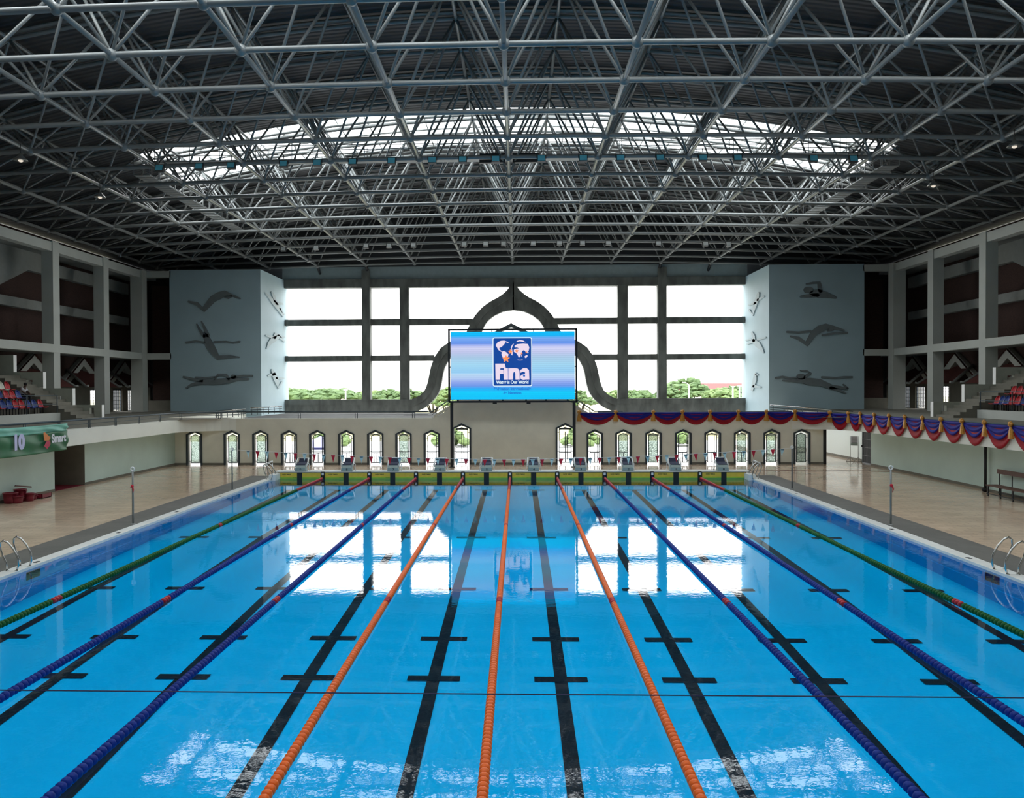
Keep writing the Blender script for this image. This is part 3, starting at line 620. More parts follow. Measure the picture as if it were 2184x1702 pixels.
rope_labels = ['green lane rope beside the left hand edge of the pool','blue lane rope next to the green rope on the left side','blue lane rope next to the left orange rope','orange lane rope running to the left of the middle rope','orange lane rope in the middle of the pool','orange lane rope running to the right of the middle rope','blue lane rope next to the right orange rope','blue lane rope next to the green rope on the right side','green lane rope beside the right hand edge of the pool']
for i, (mk, cn) in enumerate(ROPES):
    x = -10+2.5*i
    t = thing('lane_rope', (x, 0, 0.035)); tag(t, rope_labels[i], 'lane rope', 'lane ropes')
    for nm, me, m in [('float_string', q, K[mk]) for q in m_main] + [('end_floats', m_end, K['red'])] + [('marker_floats', q, K['red']) for q in m_mark]:
        o = bpy.data.objects.new(nm, me); COL.objects.link(o); o.parent = t
        if not me.materials: me.materials.append(m)
        o.material_slots[0].link = 'OBJECT'; o.material_slots[0].material = m
    MB().tube([(0, -6.9, 0), (0, D-0.3, 0), (0, D-0.02, 0.14)], 0.028, 6).build('cable', K['cable'] if cn == 'orange' else K[mk], t)
    a = MB(); a.box(-0.09, 0.09, D-0.06, D-0.03, -0.15, 0.34); a.build('anchor_slot', K['ink'], t)
    MB().box(-0.055, 0.055, D-0.12, D-0.06, 0.16, 0.29).build('anchor_box', K['white'], t)

K['padfoot'] = mat('touchpad_foot', (0.10,0.30,0.13), 0.5, var=0.06)  # pad colour with the water's teal tint painted in
# ================================================================ touch pads and starting blocks
ms = None
for i, x in enumerate(LANES):
    t = thing('touch_pad', (x, D-0.035, 0)); num = 9-i
    tag(t, 'yellow touch pad hanging below starting block number %d' % num, 'touch pad', 'touch pads')
    b = MB()
    b.box(-1.13, -0.14, -0.02, 0.0, 0.10, 0.325); b.box(0.14, 1.13, -0.02, 0.0, 0.10, 0.325); pp = b.build('pad_panel', K['yellow'], t)
    b = MB(); b.box(-1.13, -0.14, -0.021, 0.0, 0.02, 0.10); b.box(0.14, 1.13, -0.021, 0.0, 0.02, 0.10); lb_ = b.build('lower_band', K['green'], t)
    b = MB(); b.box(-1.13, -0.14, -0.021, 0.0, -0.20, 0.02); b.box(0.14, 1.13, -0.021, 0.0, -0.20, 0.02); b.build('wet_foot', K['padfoot'], t)  # submerged strip, the tint of the water is in its colour
    MB().box(-0.14, 0.14, -0.026, 0.0, -0.35, 0.33).build('centre_stripe', K['ink'], t)
    b = MB(); b.box(-1.16, -1.13, -0.024, 0.0, -0.3, 0.335); b.box(1.13, 1.16, -0.024, 0.0, -0.3, 0.335); b.box(-1.16, 1.16, -0.024, 0.0, 0.325, 0.34); b.build('pad_edge', K['ink'], t)
    text('SWISS TIMING', 'lettering', 0.075, (-0.70, -0.022, 0.235), (PI/2, 0, 0), K['ink'], pp, 0.001, bold=0.002)
    text('SWISS TIMING', 'lettering', 0.055, (-0.27, -0.023, 0.075), (PI/2, 0, 0), K['ink'], lb_, 0.001, sx=0.6)
def make_block():
    t = thing('starting_block')
    b = MB(); b.prism([(-0.30, 0.0), (0.30, 0.0), (0.28, 0.20), (-0.28, 0.20)], -0.10, 0.30, 'Y'); b.build('pedestal', K['blockgrey'], t)
    MB().prism([(-0.24, 0.015), (0.24, 0.015), (0.25, 0.18), (-0.25, 0.18)], -0.125, -0.10, 'Y').build('number_plate', K['blockgrey'], t)
    MB().prism([(-0.12, 0.19), (-0.02, 0.32), (0.60, 0.46), (0.60, 0.40), (0.05, 0.19)], -0.25, 0.25, 'X').build('platform', K['blockgrey'], t)
    MB().prism([(-0.01, 0.325), (0.60, 0.465), (0.60, 0.50), (0.0, 0.36)], -0.24, 0.24, 'X').build('grip_pad', K['navy'], t)
    MB().prism([(0.42, 0.46), (0.60, 0.50), (0.62, 0.64), (0.56, 0.64)], -0.21, 0.21, 'X').build('foot_rest', K['navy'], t)
    for s in (-1, 1):
        b = MB(); b.tube([(s*0.29, 0.05, 0.24), (s*0.31, 0.28, 0.44), (s*0.29, 0.60, 0.66), (s*0.24, 0.63, 0.66)], 0.035, 8); b.build('side_rail', K['white'], t)
        b = MB(); b.tube([(s*0.30, 0.30, 0.44), (s*0.38, 0.34, 0.36), (s*0.36, 0.36, 0.20), (s*0.40, 0.40, 0.0)], 0.025, 8); b.build('rear_leg', K['white'], t)
    MB().tube([(-0.25, 0.62, 0.66), (0.25, 0.62, 0.66)], 0.03, 8).build('rear_bar', K['white'], t)
    return t
blk = make_block()
for i, x in enumerate(LANES):
    o = blk if i == 0 else copy_tree(blk)
    o.location = (x, D+0.16, 0.385); num = 9-i
    tag(o, 'grey starting block with navy pad and number %d on its plate' % num, 'starting block', 'starting blocks')
for i, o in enumerate([o for o in COL.objects if o.name.startswith('starting_block')]):
    text(str(9-i), 'number', 0.15, (0.02, -0.127, 0.10), (PI/2, 0, 0), K['ink'], [c for c in o.children if c.name.startswith('number_plate')][0], 0.002, bold=0.004, sx=1.3)

# ================================================================ pool ladders
def make_ladder():
    """origin on the coping, +X points away from the water"""
    t = thing('pool_ladder')
    for y in (-0.28, 0.28):
        p = [(0.02, y, 0.0), (-0.03, y, 0.14), (-0.02, y, 0.34), (0.10, y, 0.58), (0.24, y, 0.74), (0.36, y, 0.79), (0.44, y, 0.73), (0.45, y, 0.60), (0.38, y, 0.38), (0.29, y, 0.2), (0.27, y, 0.0)]
        MB().tube(p, 0.024, 10).build('hand_rail', K['chrome'], t)
        b = MB(); b.lathe([(0.05, 0.0), (0.05, 0.012)], (0.27, y, 0.0)); b.lathe([(0.045, 0.0), (0.045, 0.012)], (0.025, y, 0.0)); b.build('floor_flange', K['chrome'], t)
    MB().box(0.02, 0.27, -0.29, 0.29, 0.0, 0.008).build('foot_plate', K['coping'], t)
    return t
lad = make_ladder()
for i, (x, y, rz, sc, lb) in enumerate([(-12.58, 20.85, PI, 1.0, 'steel ladder with two hooped rails on the near left pool edge'), (12.58, 20.78, 0, 1.05, 'steel ladder with two hooped rails on the near right pool edge'),
        (-12.5, 42.35, PI, 1.0, 'steel ladder at the far left corner beside block nine'), (12.5, 42.3, 0, 1.0, 'steel ladder at the far right corner beside block zero')]):
    o = lad if i == 0 else copy_tree(lad); o.location = (x, y, DECK+0.012); o.rotation_euler = (0, 0, rz); o.scale = (sc, 1, sc)
    tag(o, lb, 'pool ladder', 'pool ladders')
for s, x in ((-1, -12.9), (1, 12.95)):          # short bent grab posts by the corners
    t = thing('grab_post', (x, D+0.55, 0.06)); tag(t, 'bent white grab post by the %s end of the row of blocks' % ('left' if s < 0 else 'right'), 'post', 'grab posts')
    b = MB(); b.tube([(0, 0, 0), (0, 0, 0.80)], 0.025); b.build('post', K['chrome'], t)
    MB().tube([(0, 0, 0.80), (-s*0.0 + 0.02, 0, 0.84), (0.34*(1 if s > 0 else -1), -0.1, 0.70), (0.36*(1 if s > 0 else -1), -0.1, 0.62)], 0.04).build('bent_arm', K['white'], t)

# ================================================================ flag posts, pennants, start rope
posts = [(-13.08, 27.95, 2.0, 'steel post with a red ribbon halfway along the left pool edge', 1), (13.1, 27.92, 2.02, 'steel post with a red ribbon halfway along the right pool edge', 1),
         (-13.02, 37.66, 1.98, 'thin steel post holding the left end of the pennant line', 0), (13.13, 37.94, 2.0, 'thin steel post holding the right end of the pennant line', 0)]
for x, y, h, lb, rib in posts:
    t = thing('line_post', (x, y, DECK)); tag(t, lb, 'post', 'poolside line posts')
    MB().tube([(0, 0, 0), (0, 0, h-DECK-0.06)], 0.035 if rib else 0.03, 8).build('post', K['railing'] if not rib else K['steel'], t)
    MB().lathe([(0.085, 0), (0.085, 0.02), (0.045, 0.03)], (0, 0, 0)).build('base_flange', K['steel2'], t)
    b = MB(); b.tube([(0.062*math.cos(a), 0, h-DECK+0.0+0.062*math.sin(a)) for a in [2*PI*k/12 for k in range(13)]], 0.022, 6); b.build('top_ring', K['white'], t)
    if rib:
        z = h-0.66; b = MB(); b.ball((0, -0.04, z), 0.055, 8, 5); b.tube([(0.01, -0.05, z), (0.05, -0.07, z-0.12), (0.03, -0.06, z-0.24)], [0.03, 0.025, 0.006], 5); b.tube([(-0.01, -0.05, z), (-0.05, -0.07, z-0.06)], [0.03, 0.006], 5); b.build('red_ribbon', K['flagred'], t)
P0, P1 = Vector((-13.02, 37.66, 1.95)), Vector((13.13, 37.94, 1.97))
def line_at(u):
    p = P0.lerp(P1, u); q = abs(2*u-1); p.z = 1.47 + 0.49*q**1.7; return p
t = thing('pennant_line', (0, 0, 0)); tag(t, 'sagging cord of red and white pennants across the far pool end', 'bunting')
MB().tube([line_at(k/60) for k in range(61)], 0.008, 5).build('cord', K['white'], t)
u0, u1 = (530-495)/1195.0, (1670-495)/1195.0; nfl = 57
for k in range(nfl):
    u = u0 + (u1-u0)*k/(nfl-1); p = line_at(u); wv = 0.02*math.sin(k*1.7); h = 0.36
    b = MB(); r_ = rnd.uniform(-0.02, 0.02)
    v = [(-0.10, 0, 0), (0.10, 0, 0), (0.035+r_, 0.012+wv, -h*0.62), (-0.03+r_, 0.012+wv, -h*0.62), (r_, wv, -h)]
    v2 = [(x, y+0.004, z) for x, y, z in v]
    b.add(v+v2, [(0,1,2,3), (3,2,4), (6,5,8,7), (7,8,9), (0,5,6,1), (1,6,7,2), (2,7,9,4), (4,9,8,3), (3,8,5,0)])
    o = b.build('pennant', K['flagred'] if k % 2 else K['flagwhite'], t); o.location = p
    if k % 2 == 0: MB().box(-0.065, 0.065, -0.004, -0.001, -0.065, -0.03).build('dark_mark', K['railing'], o)
t = MB().tube([(-13.3, 7.85, 1.83)] + [(-13.3+26.8*k/20, 7.78, 1.80-0.015*math.sin(PI*k/20)) for k in range(1, 20)] + [(13.5, 7.85, 1.80)], 0.0065, 5).build('start_rope', mat('thin_dark_cord', (0.035,0.02,0.06), 0.7))
tag(t, 'thin dark cord stretched straight across the water in the foreground', 'cord')
for s in (-1, 1):
    t = thing('line_post', (s*13.4, 7.85, DECK)); tag(t, 'steel post carrying the %s end of the thin dark cord' % ('left' if s < 0 else 'right'), 'post', 'poolside line posts')
    MB().tube([(0, 0, 0), (0, 0, 1.82)], 0.035, 8).build('post', K['steel'], t); MB().lathe([(0.085, 0), (0.085, 0.02), (0.045, 0.03)]).build('base_flange', K['steel2'], t)

# ================================================================ arched doors of the far wall
OPEN = {3, 4, 5, 6, 8, 9, 10, 11, 14, 15}
def arch(hw, sh, ap, z0=0.0): return [(-hw, z0), (-hw, sh), (0, ap), (hw, sh), (hw, z0)]
def arch_band(mb, o, i, y0, y1):
    """a pointed band between the outer outline o and inner outline i (both open at the foot)"""
    for k in range(len(o)-1): mb.prism([o[k], o[k+1], i[k+1], i[k]], y0, y1)
for i, x in enumerate(DX):
    hw, sh, ap = dims(i); tall = i in (9, 10)
    t = thing('door_%d' % (i+1), (x, WY, DECK)); sh -= DECK; ap -= DECK
    side = 'left' if x < 0 else 'right'; k = (9-i) if x < 0 else (i-10)
    if tall: lb = 'taller pointed arch door behind the %s leg of the big screen' % side
    else: lb = 'slate framed pointed arch door, %s to the %s of the big screen' % (ORD[k-1], side)
    tag(t, lb, 'door', 'arched doors', 'structure')
    b = MB(); arch_band(b, arch(hw, sh, ap), arch(hw-0.11, sh-0.05, ap-0.13), -0.07, 0.22); b.build('arch_frame', K['darkframe'], t)
    b = MB(); arch_band(b, arch(hw-0.11, sh-0.05, ap-0.13), arch(hw-0.13, sh-0.06, ap-0.155), 0.05, 0.3); b.build('reveal', K['white'], t)
    iw, ih, ia = hw-0.21, sh-0.13, ap-0.25; g = MB()
    arch_band(g, arch(iw, ih, ia, 0.12), arch(iw-0.045, ih-0.02, ia-0.055, 0.12), 0.13, 0.19); g.box(-iw, iw, 0.14, 0.18, 0.1, 0.15)
    for z in (0.22, sh-0.3): g.box(-hw+0.1, -iw, 0.145, 0.175, z-0.015, z+0.015); g.box(iw, hw-0.1, 0.145, 0.175, z-0.015, z+0.015)
    if i in OPEN:
        g.box(-iw, iw, 0.14, 0.18, 0.71, 0.77); g.box(-0.025, 0.025, 0.145, 0.175, 0.12, 0.74 if not tall else ia-0.3)
        if tall:
            g.box(-iw, iw, 0.145, 0.175, sh-0.12, sh-0.02); g.box(-iw, 0.14, 0.145, 0.175, sh-0.42, sh-0.39); g.box(0.1, 0.14, 0.145, 0.175, 0.3, sh-0.4)
            for z in (0.35, 1.05): g.box(-iw, iw, 0.145, 0.175, z-0.015, z+0.015)
        elif i % 2: g.box(iw*0.45, iw*0.45+0.03, 0.145, 0.175, 0.12, ih)
        else:
            for q in (-0.33, 0.33): g.box(q*iw-0.01, q*iw+0.01, 0.15, 0.17, 0.12, 0.74)
    g.build('inner_grille', K['darkframe'], t)
    if i not in OPEN:
        MB().prism(arch(iw-0.01, ih, ia-0.01, 0.12), 0.152, 0.168).build('patterned_pane', K['frost'], t)
        if i in (7, 12, 16, 18): b = MB(); b.box(-iw, iw, 0.13, 0.15, 0.72, 0.76); b.box(-0.02, 0.02, 0.13, 0.15, 0.12, 0.74); b.build('door_bar', K['darkframe'], t)

# ================================================================ big screen
SXC, SZC, SY = 0.125, 6.17, 48.6
def sl(x, z): return ((x-1082)*0.004028, (697-z)*0.004028)
t = thing('big_screen', (SXC, SY, 0)); tag(t, 'large lit scoreboard screen showing a blue emblem on two black legs', 'screen')
def screen_mat():
    m = bpy.data.materials.new('screen_picture'); m.use_nodes = True; n = m.node_tree; b = n.nodes['Principled BSDF']
    tc = n.nodes.new('ShaderNodeTexCoord'); sp = n.nodes.new('ShaderNodeSeparateXYZ'); mr = n.nodes.new('ShaderNodeMapRange'); cr = n.nodes.new('ShaderNodeValToRGB')
    mr.inputs['From Min'].default_value = 4.14; mr.inputs['From Max'].default_value = 8.2
    n.links.new(tc.outputs['Object'], sp.inputs[0]); n.links.new(sp.outputs['Z'], mr.inputs['Value']); n.links.new(mr.outputs[0], cr.inputs[0])
    st = [(0.0,(0,0.55,1.0)),(0.10,(0.0,0.62,1.0)),(0.16,(0.02,0.45,1.0)),(0.20,(0.16,0.33,0.86)),(0.26,(0.30,0.42,0.90)),(0.31,(0.46,0.62,0.95)),(0.37,(0.50,0.72,0.95)),(0.40,(0.30,0.62,0.92)),(0.52,(0.38,0.70,0.92)),(0.62,(0.42,0.62,0.84)),(0.70,(0.55,0.60,0.88)),(0.76,(0.66,0.68,0.95)),(0.80,(0.42,0.50,0.92)),(0.83,(0.13,0.30,0.86)),(0.90,(0.20,0.42,0.93)),(0.94,(0.0,0.48,1.0)),(1.0,(0.0,0.55,1.0))]
    e = cr.color_ramp.elements; e[0].position, e[0].color = st[0][0], (*st[0][1], 1); e[1].position, e[1].color = st[-1][0], (*st[-1][1], 1)
    for p, c in st[1:-1]: q = e.new(p); q.color = (*c, 1)
    wv = n.nodes.new('ShaderNodeTexWave'); wv.bands_direction = 'Z'; wv.inputs['Scale'].default_value = 2.6; wv.inputs['Distortion'].default_value = 0.0
    mx = n.nodes.new('ShaderNodeMix'); mx.data_type = 'RGBA'; mx.blend_type = 'MULTIPLY'; mx.inputs['Factor'].default_value = 0.12
    n.links.new(tc.outputs['Object'], wv.inputs['Vector']); n.links.new(cr.outputs[0], mx.inputs['A']); n.links.new(wv.outputs['Color'], mx.inputs['B'])
    b.inputs['Base Color'].default_value = (0.01,0.01,0.01,1); n.links.new(mx.outputs['Result'], b.inputs['Emission Color']); b.inputs['Emission Strength'].default_value = GLOW
    return m
e_navy = emit('logo_navy', (0.0, 0.055, 0.33)); e_mid = emit('logo_blue', (0.0, 0.12, 0.55)); e_pink = emit('logo_pale', (0.84, 0.70, 0.84)); e_white = emit('logo_white', (0.82, 0.95, 1.0)); e_or = emit('logo_orange', (0.98, 0.30, 0.09)); e_txt = emit('logo_text_blue', (0.01, 0.16, 0.62))
MB().box(-3.72, 3.72, 0, 0.28, 4.14, 8.2).build('screen_cabinet', K['black'], t)
MB().box(-3.72, 3.72, -0.03, 0.0, 4.145, 8.2).build('display', screen_mat(), t)
b = MB()
for s in (-1, 1):
    b.box(s*3.82-0.06, s*3.82+0.06, 0.0, 0.12, 3.98, 8.38)
    for z in (6.1, ): b.box(min(s*3.72, s*3.82), max(s*3.72, s*3.82), 0.02, 0.1, z-0.03, z+0.03)
b.box(-3.88, 3.88, 0.0, 0.12, 8.29, 8.39)
for x in (-1.25, 0, 1.25): b.box(x-0.02, x+0.02, 0.02, 0.1, 8.18, 8.33)
b.build('outer_frame', K['black'], t)
b = MB(); b.box(-3.865, 3.865, 0.0, 0.3, 3.95, 4.06)
for x in (-3.3, -2.0, -0.6, 0.8, 2.0, 3.3): b.box(x-0.05, x+0.05, 0.05, 0.2, 4.04, 4.16)
for x in (-1.08, 0.95): b.box(x-0.12, x+0.12, -0.03, 0.3, 3.87, 3.99)
b.build('lower_rail', K['black'], t)
for s in (-1, 1):
    b = MB(); b.box(s*3.68-0.085, s*3.68+0.085, 0.05, 0.25, DECK, 4.0); b.box(s*3.68-0.16, s*3.68+0.16, -0.02, 0.32, DECK, DECK+0.03); b.build('leg', K['black'], t)
def flat(poly, y, m, nm, d=0.004): return MB().prism([sl(*p) for p in poly], y, y+d)
def rr(x0, z0, x1, z1, r):
    o = []
    for cx, cz, a0 in ((x1-r, z0+r, -PI/2), (x1-r, z1-r, 0), (x0+r, z1-r, PI/2), (x0+r, z0+r, PI)):
        o += [(cx+r*math.cos(a0+PI/2*k/5), cz+r*math.sin(a0+PI/2*k/5)) for k in range(6)]
    return o
def place(mb, nm, m, on=None):
    o = mb.build(nm, m, on or t)
    if not on: o.location = (0, 0, SZC)
    return o
place(flat(rr(786,278,1372,1006,26), -0.036, None, ''), 'emblem_border', e_white)
ground = place(flat(rr(797,291,1359,995,18), -0.041, None, ''), 'emblem_ground', e_navy)
CONT = [[(835,385),(860,350),(910,328),(960,325),(1028,352),(1010,360),(975,345),(965,372),(940,400),(915,425),(890,428),(885,452),(922,486),(915,494),(870,462),(850,425),(835,402)],
 [(922,492),(950,478),(985,495),(1022,530),(1015,560),(985,592),(965,640),(952,645),(945,600),(930,560),(918,530)],
 [(1105,370),(1080,385),(1055,425),(1068,455),(1062,505),(1060,530),(1078,547),(1085,510),(1078,470),(1072,440),(1085,405)],
 [(1140,335),(1190,318),(1240,325),(1280,355),(1240,346),(1190,336),(1150,346)],
 [(1112,405),(1150,380),(1240,372),(1310,378),(1332,430),(1322,478),(1298,510),(1275,492),(1252,468),(1228,480),(1215,510),(1197,560),(1175,583),(1157,540),(1135,512),(1100,492),(1104,458),(1140,445),(1180,446),(1150,428),(1118,430)],
 [(1260,560),(1290,541),(1310,550),(1290,580),(1268,585)], [(1155,610),(1195,614),(1232,608),(1230,618),(1190,622),(1158,618)], [(1300,505),(1322,498),(1318,512),(1302,516)], [(1212,545),(1220,540),(1216,562),(1208,564)]]
b = MB()
for c in CONT: b.prism([sl(*p) for p in c], -0.046, -0.042)
place(b, 'world_map', e_pink, ground)
b = MB()
for cx, cz, R in ((985,597,60),(1050,492,42),(1145,480,30),(1217,518,20),(1288,500,18)):
    b.prism([sl(cx+(R if k % 2 == 0 else R*0.46)*math.sin(PI*k/5), cz-(R if k % 2 == 0 else R*0.46)*math.cos(PI*k/5)) for k in range(10)], -0.05, -0.047)
place(b, 'stars', e_or, ground)
b = MB()
LET = [[(825,668),(966,668),(980,735),(905,735),(898,742),(898,760),(945,760),(945,820),(893,820),(890,908),(828,908)], [(950,735),(1012,735),(1014,908),(950,908),(947,822),(952,800)],
 [(1020,737),(1120,735),(1160,742),(1184,775),(1188,908),(1124,908),(1122,812),(1105,788),(1090,812),(1086,908),(1020,908)],
 [(1194,806),(1200,765),(1240,735),(1290,735),(1325,765),(1331,908),(1278,908),(1240,914),(1205,900),(1194,862),(1215,835),(1266,826),(1268,800),(1238,790)]]
for c in LET: b.prism([sl(*p) for p in c], -0.046, -0.042)
place(b, 'wordmark', e_pink, ground)
b = MB(); b.prism([sl(1252+16*math.cos(a), 850+16*math.sin(a)) for a in [2*PI*k/14 for k in range(14)]], -0.05, -0.047); b.prism([sl(1014,735), sl(1020,735), sl(1020,908), sl(1014,908)], -0.05, -0.047); place(b, 'wordmark_holes', e_mid, ground)
for s_, sz, x, z, m, sx in (('Water is Our World', 0.27, 1078, 945, e_white, 0.84), ('Fédération Internationale', 0.235, 1077, 1043, e_txt, 0.93), ('de Natation', 0.235, 1077, 1105, e_txt, 0.95)):
    q = sl(x, z); text(s_, 'caption', sz, (q[0], -0.044, q[1]+SZC), (PI/2, 0, 0), m, t, 0.001, bold=0.008, sx=sx)

# ================================================================ gallery railings
def railing(name, path, label, zb=FL, h=0.42, gap=2.55):
    t = thing(name); tag(t, label, 'railing', 'gallery railings')
    MB().tube([(x, y, z+h) for x, y, z in path], 0.042, 8).build('top_rail', K['railing'], t)
    MB().tube([(x, y, z+h-0.20) for x, y, z in path], 0.014, 6).build('lower_rail', K['railing'], t)
    d = 0.4; pos = []
    for (a, c) in zip(path, path[1:]):
        A, B = Vector(a), Vector(c); L = (B-A).length
        while d < L: pos.append((A.lerp(B, d/L), (B-A).normalized())); d += gap
        d -= L
    for p, dr in pos[:40]:
        b = MB()
        for e in (-0.07, 0.07): b.tube([p+dr*e, p+dr*e+Vector((0, 0, h))], 0.022, 6)
        b.build('post_pair', K['railing'], t)
f = fillet(-1)
railing('railing', [(-20.15, 20.0, 2.97)] + [(x*0.997, y, 2.97) for x, y in f], 'slate railing along the parapet of the left gallery')
railing('railing', [(f[-1][0], WY+0.1, 2.97), (-5.2, WY+0.1, 2.97)], 'slate railing on top of the far wall left of the screen', gap=3.6)
f = fillet(1)
railing('railing', [(5.4, WY+0.1, 2.92), (f[-1][0], WY+0.1, 2.92)], 'slate railing on top of the far wall hung with drapes', gap=3.6, h=0.36)
railing('railing', [(x*0.997, y, 2.92) for x, y in f[::-1]] + [(20.15, 20.0, 2.92)], 'slate railing along the right gallery hung with drapes', h=0.30)
def ramp(name, a, c, label):
    t = thing(name); tag(t, label, 'railing', 'ramp railings'); A, B = Vector(a), Vector(c)
    for dz, r in ((0.0, 0.04), (-0.16, 0.025), (-0.32, 0.025)): MB().tube([A+Vector((0,0,dz)), B+Vector((0,0,dz))], r, 8).build('rail', K['chrome'] if dz == 0 else K['railing'], t)
    for k in range(6):
        p = A.lerp(B, (k+0.2)/5.6); MB().tube([p, p-Vector((0,0,0.5))], 0.03, 6).build('post', K['railing'], t)
ramp('ramp_railing', (-21.1, 57, 3.27), (-18.9, 57, 3.42), 'pale topped ramp railing before the left mural tower')
ramp('ramp_railing', (-18.9, 58, 3.48), (-16.6, 58, 3.58), 'short stepped ramp railing beside the left mural tower')
ramp('ramp_railing', (18.0, 57, 3.58), (23.7, 57, 3.12), 'long sloping ramp railing before the right mural tower')

# ================================================================ drapes and tassels
def drape(p0, p1, nrm, zt, dropb, dropr, label, group):
    P0, P1 = Vector((*p0, zt)), Vector((*p1, zt)); L = (P1-P0).length; N = Vector((*nrm, 0))
    t = thing('swag_drape', P0.lerp(P1, 0.5)); tag(t, label, 'drape', group)
    def surf(drop, off, pw):
        def fn(u, v):
            p = P0.lerp(P1, u); a = math.sin(PI*u)**pw
            z = -drop*(0.06+0.94*a)*v
            fold = 0.035*math.sin(v*16)*a + 0.02
            q = p + N*(off+fold) - t.location; q.z += z; return q
        return MB().grid(fn, 16, 14)
    for nm, drop, off, pw, m in (('blue_swag', dropb, 0.07, 0.9, K['swagblue']), ('red_swag', dropr, 0.03, 0.62, K['swagred'])):
        o = surf(drop, off, pw).build(nm, m, t)
        md = o.modifiers.new('thickness', 'SOLIDIFY'); md.thickness = 0.012
    return t
def make_tassel():
    t = thing('gold_tassel')
    b = MB(); b.ball((0, -0.02, 0.02), 0.10, 10, 6)
    for k in range(5): a = 2*PI*k/5; b.ball((0.09*math.cos(a), -0.04, 0.03+0.07*math.sin(a)), 0.055, 7, 5)
    b.build('knot', K['gold'], t)
    n = 16; b = MB()
    prof = [(0.05, -0.06), (0.09, -0.2), (0.125, -0.38), (0.145, -0.56)]
    vs = []; fs = []
    for r, z in prof:
        for k in range(n): a = 2*PI*k/n; q = r*(1+0.12*(k % 2)); vs.append((q*math.cos(a), -0.02+0.55*q*math.sin(a), z))
    for i in range(3):
        for k in range(n): fs.append((i*n+k, i*n+(k+1) % n, (i+1)*n+(k+1) % n, (i+1)*n+k))
    fs.append([3*n+k for k in range(n)]); b.add(vs, fs, False); b.build('fringe', K['gold'], t)
    MB().lathe([(0.055, -0.085), (0.06, -0.07), (0.055, -0.055)], (0, -0.02, 0), 'Z', 10).build('binding', K['gold'], t)
    return t
tas = make_tassel()
WPX = [4.22, 6.47, 8.78, 10.57, 12.26, 13.98, 15.69, 17.43]
arc_pts = [(x, y) for x, y in fillet(1)]
ft = lambda k: arc_pts[k]
hang = [((x, WY-0.03), (0, -1)) for x in WPX]
hang += [((arc_pts[5][0]-0.02, arc_pts[5][1]-0.02), (-0.71, -0.71)), ((arc_pts[2][0]-0.03, arc_pts[2][1]), (-0.95, -0.31))]
hang += [((20.17, y), (-1, 0)) for y in (47.0, 45.2, 43.42, 41.67, 39.88, 38.15, 36.38, 34.67, 32.84, 31.0)]
for i, (p, n) in enumerate(hang):
    o = tas if i == 0 else copy_tree(tas); zt = 3.30 if i < 8 else 3.24; o.location = (p[0]+n[0]*0.12, p[1]+n[1]*0.12, zt); o.rotation_euler = (0, 0, math.atan2(n[1], n[0])+PI/2)
    lb = ('gold tassel on the far wall drapes, %s from the screen' % ORD[i]) if i < 8 else ('gold tassel at the drape corner, %s past the far wall' % ORD[i-8] if i < 10 else 'gold tassel on the right gallery drapes, %s from the corner' % ORD[i-10])
    tag(o, lb, 'tassel', 'gold tassels')
    if i:
        q, m0 = hang[i-1]
        nn = Vector((m0[0]+n[0], m0[1]+n[1])).normalized()
        lb = ('blue and red swag on the far wall, %s from the screen' % ORD[i-1]) if i <= 9 else 'blue and red swag on the right gallery, %s from the corner' % ORD[i-10]
        side = i >= 9
        drape(q, p, nn, 3.27 if not side else 3.2, 0.46 if not side else 0.62, 0.74 if not side else 0.98, lb, 'blue and red swags')

# ================================================================ green banner
bt = thing('advertising_banner', (-20.08, 0, 0)); tag(bt, 'green cloth banner lettered Smart hung on the left gallery', 'banner')
BY0, BY1 = 30.2, 36.1
def ban(z0, z1):
    def fn(u, v):
        y = BY0+(BY1-BY0)*u; zt = 3.27 + 0.06*math.sin(u*9)*0.3; z = z0+(z1-z0)*v
        e = max(0, u-0.72)/0.28
        wv = 0.05*e*math.sin((u*14+v*5)*1.6) + 0.018*math.sin(u*23+v*4) + 0.02*math.sin(v*9+u*5)
        return (0.09+wv, y, z - 0.03*math.sin(u*PI))
    return fn
b = MB().grid(ban(2.10, 2.96), 60, 14); o = b.build('green_cloth', K['banner'], bt); md = o.modifiers.new('thickness', 'SOLIDIFY'); md.thickness = 0.01
b = MB().grid(ban(2.96, 3.29), 60, 6); o = b.build('pale_top_band', K['bannertop'], bt); md = o.modifiers.new('thickness', 'SOLIDIFY'); md.thickness = 0.01
w_ink = mat('banner_white_print', (0.75, 0.78, 0.85), 0.6); l_ink = mat('banner_lilac_print', (0.55, 0.58, 0.85), 0.6); o_ink = mat('banner_orange_print', (0.70, 0.22, 0.05), 0.6); r_ink = mat('banner_red_print', (0.50, 0.03, 0.08), 0.6)
cl_ = [c for c in bt.children if c.name.startswith('green_cloth')][0]
text('Smart', 'lettering', 0.50, (0.20, 35.2, 2.66), (PI/2, 0, PI/2), w_ink, cl_, 0.003, bold=0.022, sx=0.92)
text('10', 'number', 0.80, (0.18, 32.35, 2.64), (PI/2, 0, PI/2), l_ink, cl_, 0.003, bold=0.05, sx=0.95)
MB().prism([(34.05, 2.96), (34.16, 2.98), (34.58, 2.72), (34.45, 2.60), (34.12, 2.62)], 0.19, 0.195, 'X').build('logo_wing', o_ink, cl_)
MB().prism([(34.25, 2.57), (34.55, 2.60), (34.55, 2.42), (34.32, 2.25), (34.10, 2.38)], 0.19, 0.195, 'X').build('logo_wing', r_ink, cl_)

K['stairwall'] = mat('stair_wall_paint', (0.44,0.46,0.39), 0.75, var=0.05)
